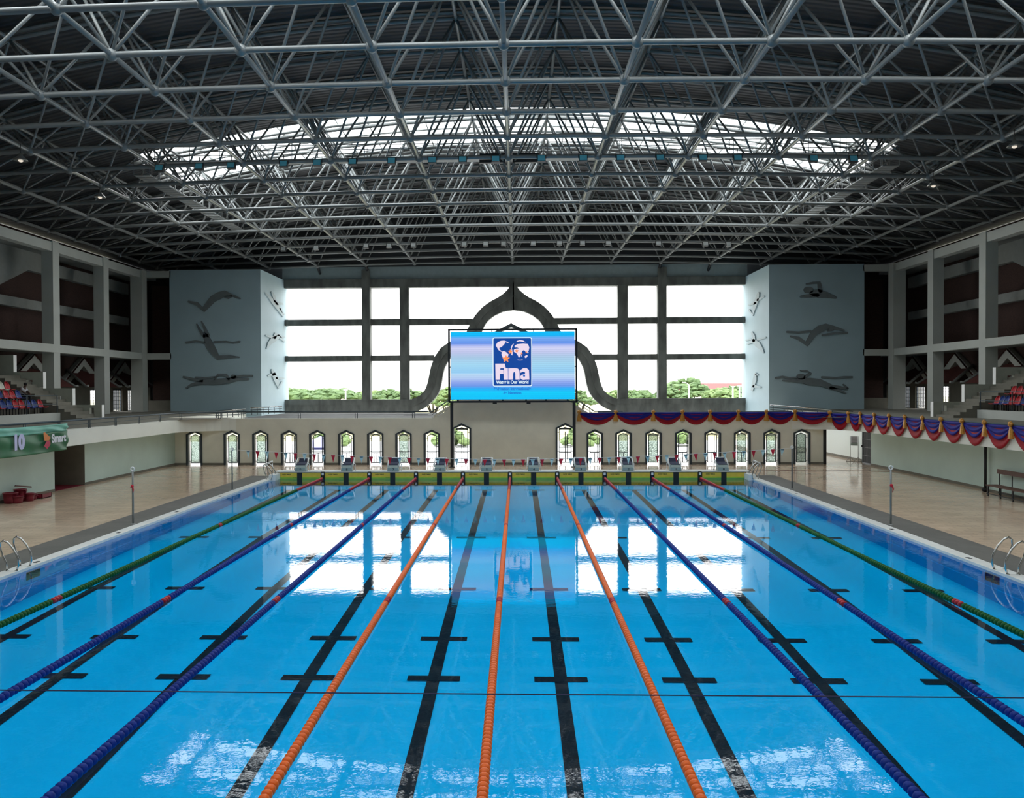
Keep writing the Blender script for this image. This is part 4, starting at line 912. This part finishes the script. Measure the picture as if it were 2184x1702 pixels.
# ================================================================ stands
for s, nm in ((-1, 'left'), (1, 'right')):
    def bx(mb, x0, x1, *r): return mb.box(min(s*x0, s*x1), max(s*x0, s*x1), *r)
    b = MB(); lv = [(27.1, 3.4), (28.05, 3.95), (28.95, 4.45), (29.85, 4.95)]
    for k, (x, z) in enumerate(lv):
        bx(b, x, lv[k+1][0] if k+1 < len(lv) else 31.15, 20, 47.35, FL, z)
    st = b.build('seating_stand', K['stand']); tag(st, 'stepped concrete stand for seats in the %s gallery' % nm, 'stand', 'seating stands', 'structure')
    b = MB(); bx(b, 26.9, 27.1, 20, 47.55, FL, 3.46); bx(b, 27.1, 27.4, 47.35, 47.55, FL, 3.46); b.build('front_wall', K['frame'], st)
    b = MB()
    for k in range(15): bx(b, 25.6+0.36*k, 31.15, 47.6, 49.68, FL+0.185*k, FL+0.185*(k+1))
    tag(b.build('stair', K['stand']), 'concrete steps climbing beside the %s stand' % nm, 'stairs', 'stand stairs', 'structure')
    b = MB(); xw = [25.5, 27.35, 29.2, 31.08, 34.2]; zt = [3.88, 4.93, 5.95, 7.02]; hole = [(26.15, 3.2, 0.3), (28.3, 3.95, 0.42), (30.1, 4.95, 0.42), (32.2, 5.95, 0.42)]
    for k in range(4):
        hx, hz, q = hole[k]; x0, x1 = xw[k], xw[k+1]
        bx(b, x0, hx-q/2, 49.7, 49.98, FL, zt[k]); bx(b, hx+q/2, x1, 49.7, 49.98, FL, zt[k]); bx(b, hx-q/2, hx+q/2, 49.7, 49.98, FL, hz); bx(b, hx-q/2, hx+q/2, 49.7, 49.98, hz+0.5, zt[k])
    sw = b.build('wall_stair', K['stairwall']); tag(sw, 'stepped side wall with square holes beside the %s stair' % nm, 'wall', 'stepped stair walls', 'structure')
    b = MB()
    for k in range(4): bx(b, xw[k]-0.012, xw[k], 49.68, 50.0, FL if k == 0 else zt[k-1], zt[k])
    b.build('white_end', K['white'], sw)
    t = thing('stand_railing'); tag(t, 'thin dark railing before the seats of the %s stand' % nm, 'railing', 'stand railings')
    for z in (4.5, 3.98): MB().tube([(s*27.0, 20, z), (s*27.0, 47.4, z)], 0.022, 6).build('rail', K['railing'], t)
    for y in [47.4-3.0*k for k in range(9)]: MB().tube([(s*27.0, y, 3.46), (s*27.0, y, 4.5)], 0.03, 6).build('post', K['railing'], t)
def make_seat(m):
    """bucket seat facing +X, origin on the step"""
    t = thing('stadium_seat')
    def back(u, v):
        a = (u-0.5)*2; z = 0.40+0.46*v; wd = 0.235*math.sqrt(max(0.02, 1-max(0, (v-0.35)/0.65)**2.4))
        return (-0.10-0.14*v+0.10*a*a, a*wd, z)
    def pan(u, v):
        a = (u-0.5)*2; return (-0.10+0.40*v, a*0.225, 0.40-0.03*math.sin(PI*v)+0.05*a*a-0.02*v*v)
    b = MB().grid(back, 8, 8); b.grid(pan, 8, 6); o = b.build('shell', m, t); md = o.modifiers.new('thickness', 'SOLIDIFY'); md.thickness = 0.02
    for e in (-0.13, 0.13): MB().tube([(0.02, e, 0.0), (0.02, e, 0.37)], 0.028, 6).build('leg', K['black'], t)
    return t
proto = {c: make_seat(K['seat'+c]) for c in ('red', 'blue', 'white')}; used = set()
ROWN = ['front', 'second', 'third']
def seats(s, row, x, z, lst, nm):
    for k, (y, c) in enumerate(lst):
        o = copy_tree(proto[c]) if c in used else proto[c]; used.add(c)
        o.location = (s*x, y, z); o.rotation_euler = (0, 0, 0 if s < 0 else PI)
        tag(o, '%s plastic seat in the %s row of the %s stand, %s from the stair' % (c, ROWN[row], nm, ORD[k]), 'seat', '%s stand seats' % nm)
R_, B_, W_ = 'red', 'blue', 'white'
seats(-1, 0, 27.62, 3.4, [(46.85,R_),(46.25,B_),(45.65,B_),(45.05,R_),(44.5,R_),(43.95,B_),(43.4,B_),(42.85,R_),(42.3,B_)], 'left')
seats(-1, 1, 28.5, 3.95, [(46.15,B_),(45.6,R_),(45.05,R_),(44.45,B_),(43.9,R_)], 'left')
seats(-1, 2, 29.4, 4.45, [(46.55,R_),(46.0,W_),(45.45,R_),(44.9,R_)], 'left')
seats(1, 0, 27.62, 3.4, [(46.95,R_),(46.5,B_),(46.05,B_),(45.6,R_),(45.05,R_),(44.5,B_),(43.9,R_)], 'right')
seats(1, 1, 28.5, 3.95, [(46.9,R_),(46.35,R_),(45.8,R_),(45.2,R_)], 'right')
seats(1, 2, 29.4, 4.45, [(46.4,R_),(45.8,B_)], 'right')
# ================================================================ the person on the left stand
def skinned(name, V, Eg, Rr, m, parent=None, root=0, sub=2):
    me = bpy.data.meshes.new(name); me.from_pydata(V, Eg, []); o = bpy.data.objects.new(name, me); COL.objects.link(o); o.data.materials.append(m)
    if parent: o.parent = parent
    md = o.modifiers.new('skin', 'SKIN'); md.use_smooth_shade = True
    for i, r in enumerate(Rr):
        sv = me.skin_vertices[0].data[i]; sv.radius = (r, r) if not isinstance(r, tuple) else r; sv.use_root = (i == root)
    s_ = o.modifiers.new('smooth', 'SUBSURF'); s_.levels = sub; s_.render_levels = sub
    return o
# seated, leaning forward, elbows on knees, hands joined; +X is forward
t = thing('person', (-28.95, 47.02, 3.95)); tag(t, 'seated person in grey shirt and dark trousers leaning forward on the left stand', 'person')
V = [(0,0,0.50),(0.06,0,0.68),(0.14,0,0.88),(0.20,0,1.00),(0.24,0,1.08),(0.28,0,1.17),(0.29,0,1.27)]           # pelvis, belly, chest, neck root, neck, head, crown
Eg = [(0,1),(1,2),(2,3),(3,4),(4,5),(5,6)]; Rr = [0.15,0.145,0.155,0.085,0.055,0.085,0.07]
for s in (-1, 1):
    n = len(V); V += [(0.16,s*0.17,0.97),(0.27,s*0.27,0.76),(0.47,s*0.16,0.62),(0.55,s*0.07,0.60)]; Eg += [(3,n),(n,n+1),(n+1,n+2),(n+2,n+3)]; Rr += [0.065,0.052,0.038,0.03]
    for k in range(4):
        m_ = len(V); V += [(0.60,s*(0.045+0.012*k)-0.02*s,0.615-0.018*k),(0.64-0.006*abs(k-1),s*(0.02+0.008*k)-0.015*s,0.60-0.02*k)]; Eg += [(n+3,m_),(m_,m_+1)]; Rr += [0.011,0.009]
    m_ = len(V); V += [(0.57,s*0.05,0.64),(0.60,s*0.03,0.655)]; Eg += [(n+3,m_),(m_,m_+1)]; Rr += [0.012,0.01]
    n = len(V); V += [(0.06,s*0.10,0.48),(0.46,s*0.17,0.53),(0.42,s*0.17,0.10),(0.54,s*0.18,0.04)]; Eg += [(0,n),(n,n+1),(n+1,n+2),(n+2,n+3)]; Rr += [0.10,0.068,0.045,0.035]
skinned('body', V, Eg, Rr, K['skin'], t)
b = MB(); b.ball((0.375,0,1.175), 0.016, 8, 5); b.build('nose', K['skin'], t)
b = MB(); b.ball((0.27,0,1.235), 0.105, 12, 8, (1,0.92,0.85)); b.build('hair', K['hair'], t)
V = [(0,0,0.56),(0.06,0,0.68),(0.14,0,0.88),(0.19,0,0.98)]; Eg = [(0,1),(1,2),(2,3)]; Rr = [0.168,0.165,0.175,0.10]
for s in (-1, 1): n = len(V); V += [(0.16,s*0.17,0.97),(0.24,s*0.25,0.82)]; Eg += [(3,n),(n,n+1)]; Rr += [0.085,0.07]
skinned('shirt', V, Eg, Rr, K['shirt'], t)
V = [(0,0,0.51)]; Eg = []; Rr = [0.165]
for s in (-1, 1): n = len(V); V += [(0.06,s*0.10,0.48),(0.46,s*0.17,0.53),(0.42,s*0.17,0.14)]; Eg += [(0,n),(n,n+1),(n+1,n+2)]; Rr += [0.118,0.085,0.062]
skinned('trousers', V, Eg, Rr, K['trousers'], t)
b = MB()
for s in (-1, 1): b.ball((0.50,s*0.18,0.04), 0.05, 8, 5, (2.2,1,0.8))
b.build('shoes', K['black'], t)

# ================================================================ small things on the deck
tubs = [(-20.82,33.2,0.30,0.44,'tall maroon tub at the outer end of the heap by the left wall',0),(-20.55,33.25,0.24,0.30,'round maroon tub in front of the tallest tub',0),(-20.75,33.75,0.26,0.52,'tallest maroon tub with a folded lid in the heap',0),(-20.4,33.85,0.2,0.34,'small maroon tub in the middle of the heap',0),(-20.6,34.35,0.22,0.24,'low maroon tub next to the flat crate',0)]
for x, y, r, h, lb, _ in tubs:
    t = thing('plastic_tub', (x, y, DECK)); tag(t, lb, 'tub', 'heap of maroon tubs')
    MB().lathe([(r*0.78, 0), (r*0.86, h*0.5), (r*0.95, h-0.03), (r*1.02, h-0.03), (r*1.02, h), (r*0.9, h), (r*0.74, 0.04)], (0,0,0), 'Z', 16).build('shell', K['maroon'], t)
    b = MB(); b.tube([(r*0.98, -0.08, h-0.08), (r*1.15, 0, h-0.05), (r*0.98, 0.08, h-0.08)], 0.015, 6); b.build('handle', K['maroon'], t)
t = thing('plastic_crate', (-20.55, 34.95, DECK)); tag(t, 'flat maroon crate lying at the end of the heap of tubs', 'crate')
b = MB(); b.box(-0.25,0.25,-0.35,0.35,0,0.03); b.box(-0.25,-0.22,-0.35,0.35,0,0.2); b.box(0.22,0.25,-0.35,0.35,0,0.2); b.box(-0.25,0.25,-0.35,-0.32,0,0.2); b.box(-0.25,0.25,0.32,0.35,0,0.2); b.build('shell', K['maroon'], t)
b = MB(); b.box(-0.26,0.26,-0.36,0.36,0.19,0.215); b.build('lid', K['wood'], t)
t = thing('wooden_board', (-21.0, 34.0, DECK)); tag(t, 'dark board leaning across the maroon tubs at the wall', 'board')
b = MB(); b.prism([(-0.45, 0.0), (0.75, 0.0), (0.72, 0.06), (-0.42, 0.06)], 0, 0.03, 'X'); o = b.build('plank', K['wood'], t); o.location = (0.0, 0.2, 0.56); o.rotation_euler = (-0.16, 0, 0)

t = thing('bench', (20.85, 34.4, DECK)); tag(t, 'long brown bench with a backrest by the right wall', 'bench')
b = MB(); b.box(-0.27, 0.25, -1.75, 1.15, 0.45, 0.49); b.build('seat', K['wood'], t)
b = MB(); b.box(0.40, 0.44, -1.75, 1.45, 0.93, 1.13); b.build('backrest', K['wood'], t)
for y in (-1.65, -0.75, 0.1, 1.0):
    MB().box(-0.25, -0.21, y-0.02, y+0.02, 0, 0.45).build('leg', K['black'], t)
    MB().tube([(0.42, y+0.3, 0.0), (0.42, y+0.3, 1.0)], 0.02, 6).build('leg', K['black'], t)
b = MB(); b.box(-0.25,-0.22,-1.7,1.1,0.10,0.13); b.box(0.405,0.435,-1.4,1.4,0.10,0.13)
for y in (-1.65, -0.75, 0.1, 1.0): b.prism([(-0.23, 0.42), (0.42, 0.42), (0.42, 0.45), (-0.23, 0.45)], y, y+0.03)
b.build('stretcher', K['black'], t)

t = thing('pole', (21.35, 36.9, DECK)); tag(t, 'black upright pole on the corner of the right hand wall', 'pole')
MB().tube([(0, 0, 0), (0, 0, 2.16)], 0.06, 8).build('tube', K['black'], t); MB().ball((-0.06, 0, 0.10), 0.10, 10, 6, (1,1,0.95)).build('foot', K['black'], t)

t = thing('notice_stand', (21.82, 52.2, DECK-0.005)); tag(t, 'white notice board on a two legged stand in the corridor', 'sign stand')
for s in (-1, 1):
    MB().tube([(s*0.2, s*-0.12, 0.0), (s*0.2, s*-0.12, 1.62)], 0.018, 6).build('leg', K['steel2'], t)
    b = MB()
    for q in (-1, 1): b.tube([(s*0.2+q*0.26, s*-0.12, 0.012), (s*0.2, s*-0.12, 0.30)], 0.013, 5)
    b.tube([(s*0.2-0.26, s*-0.12, 0.012), (s*0.2+0.26, s*-0.12, 0.012)], 0.013, 5); b.build('foot', K['steel2'], t)
o = MB().box(-0.2, 0.2, -0.015, 0.015, 1.02, 1.62).build('board', mat('notice_paper', (0.58,0.58,0.62), 0.7), t); o.rotation_euler = (0, 0, -0.5)
b = MB()
for k in range(5): b.box(-0.15, 0.15-0.06*(k % 2), -0.018, -0.015, 1.50-0.07*k, 1.515-0.07*k)
o = b.build('print', K['railing'], t); o.rotation_euler = (0, 0, -0.5)
o = MB().box(-0.2, 0.2, -0.02, 0.02, 1.03, 1.19).build('lower_strip', K['blockgrey'], t); o.rotation_euler = (0, 0, -0.5)

t = thing('grille_gate', (21.98, 51.3, DECK)); tag(t, 'dark folded grille gate standing at the corridor mouth', 'gate')
b = MB(); b.box(-0.05, 0.0, -1.4, -1.35, 0, 2.1); b.box(-0.05, 0.0, -0.05, 0.0, 0, 2.1); b.box(-0.05, 0, -1.4, 0, 0, 0.06); b.box(-0.05, 0, -1.4, 0, 2.04, 2.1); b.build('gate_frame', K['railing'], t)
b = MB()
for k in range(1, 14): b.box(-0.035, -0.015, -1.4*k/14-0.012, -1.4*k/14+0.012, 0.05, 2.05)
for z in (0.5, 1.0, 1.5): b.box(-0.04, -0.01, -1.38, -0.02, z-0.012, z+0.012)
b.build('gate_bars', K['black'], t); MB().box(-0.0, 0.015, -1.38, -0.02, 0.05, 2.05).build('back_sheet', K['black'], t); b = MB(); b.box(-0.1, -0.05, -0.06, 0.02, 1.0, 1.1); b.build('latch', K['black'], t)
MB().tube([(12.9+8.5*k/20, 46.8-0.9*k/20+0.12*math.sin(k*0.5), DECK+0.008) for k in range(21)], 0.012, 5).build('floor_hose', mat('dull_red_hose', (0.14,0.06,0.05), 0.6))
tag(bpy.data.objects['floor_hose'], 'thin dull red hose lying across the right deck', 'hose')

# ================================================================ lights and catwalks under the roof
def make_flood():
    t = thing('floodlight')
    MB().prism([(-0.16, -0.20), (0.14, -0.24), (0.20, 0.16), (-0.02, 0.22)], -0.26, 0.26, 'X').build('housing', K['black'], t)
    MB().prism([(-0.175, -0.17), (-0.16, -0.17), (-0.035, 0.19), (-0.05, 0.19)], -0.23, 0.23, 'X').build('lens', K['lens'], t)
    b = MB(); b.tube([(-0.3, 0.03, 0.0), (-0.3, 0.05, 0.36), (0.3, 0.05, 0.36), (0.3, 0.03, 0.0)], 0.02, 6); b.tube([(0, 0.05, 0.36), (0, 0.05, 0.62)], 0.03, 6); b.build('bracket', K['black'], t)
    return t
K['pale_lens'] = mat('pale_floodlight_glass', (0.62,0.64,0.62), 0.2)
fl = make_flood()
NF = [-17.61,-15.58,-13.95,-11.29,-9.58,-7.8,-5.84,-3.8,-2.27,-0.63,1.65,3.72,5.56,7.52,9.62,11.32,15.02,16.96]
FF = [-17.93,-15.33,-11.4,-9.59,-7.68,-3.71,-2.02,-0.63,1.67,3.71,5.49,7.49,11.36,14.97,16.73]
for i, x in enumerate(NF + FF):
    o = fl if i == 0 else copy_tree(fl); n = i < len(NF); z = (16.22 if n else 16.1) - 0.22*(x/17)**2
    o.location = (x, 40.5 if n else 63.2, z); o.scale = (0.78, 0.78, 0.78)
    k = i if n else i-len(NF)
    if not n:
        for c in o.children:
            if c.name.startswith('lens'): c.material_slots[0].link = 'OBJECT'; c.material_slots[0].material = K['pale_lens']
    tag(o, '%s in the %s row of floodlights, counted from the left' % (ORD[k], 'nearer bluish' if n else 'farther small'), 'floodlight', 'nearer floodlights' if n else 'farther floodlights')
def make_pendant():
    t = thing('pendant_lamp')
    MB().lathe([(0.05, 0.32), (0.09, 0.22), (0.30, 0.0), (0.31, -0.02), (0.28, -0.02)], (0,0,0), 'Z', 16).build('shade', mat('pendant_aluminium', (0.55,0.55,0.52), 0.3, metal=0.8), t)
    MB().ball((0, 0, 0.02), 0.12, 10, 6).build('bulb', emit('pendant_bulb', (1.0, 0.9, 0.75), 0.8), t)
    MB().tube([(0, 0, 0.3), (0, 0, 0.75)], 0.015, 6).build('rod', K['black'], t)
    return t
pe = make_pendant()
for i, (x, y, lb) in enumerate([(-22.33,36.6,'bell lamp under the roof at the left edge of the picture'),(22.33,36.5,'bell lamp under the roof at the right edge of the picture'),(-22.35,43.7,'dim bell lamp over the left gallery beyond the nearer one'),(22.3,43.4,'dim bell lamp over the right gallery beyond the nearer one')]):
    o = pe if i == 0 else copy_tree(pe); o.location = (x, y, 15.35); tag(o, lb, 'pendant lamp', 'gallery pendant lamps')
def catwalk(x, y0, y1, z, label):
    t = thing('catwalk'); tag(t, label, 'catwalk', 'roof catwalks')
    b = MB()
    for k in range(int((y1-y0)/0.5)): b.box(x-0.45, x+0.45, y0+0.5*k, y0+0.5*k+0.38, z-0.04, z)
    b.build('walkway', K['steel2'], t)
    for s in (-1, 1):
        b = MB()
        for dz in (0.55, 1.05): b.tube([(x+s*0.45, y0, z+dz), (x+s*0.45, y1, z+dz)], 0.025, 6)
        b.build('hand_rail', K['steel'], t)
        for k in range(int((y1-y0)/1.1)+1): MB().tube([(x+s*0.45, y0+1.1*k, z), (x+s*0.45, y0+1.1*k, z+1.05)], 0.02, 5).build('rail_post', K['steel'], t)
catwalk(-20.4, 44.5, 60.0, 16.75, 'slatted catwalk with rails along the left end of the roof glazing')
catwalk(20.6, 44.5, 60.0, 16.75, 'slatted catwalk with rails along the right end of the roof glazing')
t = thing('catwalk'); tag(t, 'dark catwalk crossing the hall just above the floodlights', 'catwalk', 'roof catwalks')
MB().box(-19.9, 20.1, 44.2, 45.0, 17.35, 17.42).build('walkway', K['steel2'], t)
for y in (44.2, 45.0):
    b = MB()
    for dz in (0.5, 1.0): b.tube([(-19.9, y, 17.4+dz), (20.1, y, 17.4+dz)], 0.025, 6)
    b.build('hand_rail', K['steel2'], t)
    for k in range(21): MB().tube([(-19.9+2*k, y, 17.4), (-19.9+2*k, y, 18.4)], 0.02, 5).build('rail_post', K['steel2'], t)
b = MB()
for x in (-0.9, 0.9): b.box(x-0.7, x+0.7, 43.9, 44.15, 17.0, 17.5)
b.build('loudspeaker_box', K['black'], t)

# ================================================================ outside
GZ = -3.5
b = MB(); b.box(-400, 400, 130, 900, GZ-0.2, GZ)
tag(b.build('ground_1', K['grass']), 'dry pale grass field beyond the hall', 'ground', kind='structure')
b = MB(); b.box(-400, 400, 50.8, 130, GZ-0.2, GZ-0.001); 
tag(b.build('ground_2', K['paving']), 'pale paved yard behind the pool hall', 'ground', kind='structure')
b = MB(); b.box(-400, 400, -300, 50.8, GZ-0.3, GZ-0.1)
tag(b.build('ground_3', K['paving']), 'ground under and around the hall', 'ground', kind='structure')
def tree(x, y, R, ztop, zbot, label, m, seed):
    r = random.Random(seed); t = thing('tree', (x, y, GZ)); tag(t, label, 'tree', 'trees beyond the great window')
    h = ztop-GZ; hb = zbot-GZ; b = MB()
    for k in range(5):
        a = 2*PI*k/5+r.random(); b.tube([(0, 0, 0), (0.15*math.cos(a), 0.15*math.sin(a), hb*0.55), (R*0.55*math.cos(a), R*0.55*math.sin(a), hb+0.5*(h-hb))], [0.28, 0.22, 0.07], 6)
    b.build('trunk', K['bark'], t)
    b = MB()
    for k in range(95):         # an umbrella of many small leaf clumps
        a = r.random()*2*PI; q = math.sqrt(r.random()); f = q*R; ph = r.random()
        z = hb + (h-hb)*(0.25+0.62*(1-q**2.2)*(0.6+0.4*ph)) + r.uniform(-0.25, 0.25); sz = R*r.uniform(0.10, 0.2)
        n0 = len(b.v); b.ball((f*math.cos(a), f*math.sin(a), z), sz, 7, 5, (1.15, 1.15, 0.6))
        for j in range(n0, len(b.v)):
            vx, vy, vz = b.v[j]; b.v[j] = (vx+r.uniform(-1,1)*sz*0.28, vy+r.uniform(-1,1)*sz*0.28, vz+r.uniform(-1,1)*sz*0.22)
    for j in range(len(b.sm)): b.sm[j] = False
    b.build('crown', m, t)
def bush(x, y, R, h, label, m, seed):
    r = random.Random(seed); t = thing('bush', (x, y, GZ)); tag(t, label, 'bush', 'bushes beyond the great window'); b = MB()
    for k in range(60):
        a = r.random()*2*PI; q = math.sqrt(r.random()); sz = R*r.uniform(0.14, 0.26); z = h*(0.15+0.72*(1-q*q)*r.random())
        n0 = len(b.v); b.ball((q*R*math.cos(a), q*R*math.sin(a), z), sz, 7, 5, (1.1, 1.1, 0.75))
        for j in range(n0, len(b.v)):
            vx, vy, vz = b.v[j]; b.v[j] = (vx+r.uniform(-1,1)*sz*0.25, vy+r.uniform(-1,1)*sz*0.25, vz+r.uniform(-1,1)*sz*0.2)
    for j in range(len(b.sm)): b.sm[j] = False
    b.build('foliage', m, t)
# crowns peep above the sill of the great window, spread from left to right
TR = [(-46.8,165,5.6,5.35,2.6,0),(-42.0,172,5.0,5.0,2.6,0),(-37.6,168,5.6,5.0,2.5,0),(-31.5,176,5.0,4.7,2.4,1),(-26.6,170,4.6,5.1,1.6,0),(-22.3,168,4.4,5.2,1.6,0),(-17.6,172,4.3,5.2,1.4,0),(-13.0,158,3.4,6.1,0.6,1),
      (12.4,160,3.0,4.9,0.9,0),(21.5,175,4.0,4.7,1.0,1),(25.6,168,4.2,5.1,1.2,0),(31.6,166,4.4,5.3,1.2,0),(37.0,178,5.4,7.4,2.2,0),(41.6,164,4.6,5.2,1.2,1),(46.2,170,5.0,5.4,1.6,0),(50.6,166,5.0,5.7,1.4,0),(-52.0,170,5.0,5.0,2.2,0),(55.5,170,5.0,5.4,1.4,1)]
side_n = {0: 0, 1: 0}
for i, (x, y, R, zt, zb, mm) in enumerate(sorted(TR)):
    lb = 'broad green tree beyond the great window, %s from its left end' % ORD[i]
    tree(x, y, R, zt, zb, lb, K['leaf2'] if mm else K['leaf'], 40+i)
for i, (x, y, R, h, m) in enumerate([(-44,150,3.2,5.8,1),(-38.5,150,3.0,5.9,1),(-33,152,2.4,5.6,1),(-26,150,3,5.6,0),(-20.5,150,3,5.7,1),(-12.5,140,2.2,4.2,1),(11.2,140,2.0,4.2,1),(22,150,3.2,6.6,1),(27,146,3.2,6.9,1),(32,150,3.4,7.0,1),(37,148,3.4,6.7,1),(41,152,3.2,6.4,0),(45.5,146,3.6,7.0,1),(50,150,3.6,6.8,1)]):
    bush(x, y, R, h, 'leafy bush low in the great window view, %s from the left' % ORD[i], K['leaf2'] if m else K['leaf'], 90+i)
t = thing('long_building', (62, 260, GZ)); tag(t, 'low distant building with a pale red roof behind the trees', 'building')
MB().box(-11, 34, 0, 14, 0, 7.2).build('wall', K['white'], t)
MB().prism([(-12, 7.2), (35, 7.2), (34, 10.0), (-9, 10.0)], -1, 15, 'Y').build('roof', mat('pale_red_roof', (0.27,0.13,0.14), 0.8), t)
for i, (x, y, h, arm) in enumerate([(-29.5,140,8.3,0),(31.9,150,9.0,1),(38.4,140,8.7,0),(39.9,150,8.6,0)]):
    t = thing('lamp_post', (x, y, GZ)); tag(t, 'white lamp post outside among the trees, %s from the left' % ORD[i], 'lamp post', 'outdoor lamp posts')
    MB().tube([(0,0,0), (0,0,h)] + ([(-0.5,0,h+0.35), (-1.2,0,h+0.45)] if arm else []), [0.13, 0.09] + ([0.06, 0.05] if arm else []), 8).build('post', K['white'], t)
    if not arm: MB().box(-0.35, 0.35, -0.08, 0.08, h-0.05, h+0.08).build('lamp_head', K['white'], t)
t = thing('canopy_tent', (-21.2, 88, GZ)); tag(t, 'lavender peaked canopy tent seen through an arched door', 'tent')
b = MB(); q = 1.9; b.add([(-q,-q,2.1),(q,-q,2.1),(q,q,2.1),(-q,q,2.1),(0,0,3.25)], [(0,1,4),(1,2,4),(2,3,4),(3,0,4)]); b.build('canopy', K['tent'], t)
b = MB(); b.box(-q,q,-q-0.02,-q,1.85,2.1); b.box(-q,q,q,q+0.02,1.85,2.1); b.box(-q-0.02,-q,-q,q,1.85,2.1); b.box(q,q+0.02,-q,q,1.85,2.1); b.build('valance', mat('navy_valance', (0.02,0.02,0.10), 0.8), t)
for a in (-1, 1):
    for c in (-1, 1): MB().tube([(a*1.85, c*1.85, 0), (a*1.85, c*1.85, 2.0)], 0.04, 6).build('leg', K['white'], t)
for i, x in enumerate((-27, -9.5, 9.6, 24)):
    bush(x, 118, 2.6, 3.6, 'round shrub in the yard behind the arched doors, %s from the left' % ORD[i], K['leaf2'], 200+i)
t = thing('yard_fence', (0, 74, 0)); tag(t, 'thin dark rail fence in the yard behind the doors', 'fence')
for z in (0.1-1.6, -0.9): MB().tube([(-20, 0, z), (20, 0, z)], 0.04, 6).build('rail', K['railing'], t)
for k in range(14): MB().tube([(-20+40*k/13, 0, GZ), (-20+40*k/13, 0, -1.4)], 0.05, 6).build('post', K['railing'], t)
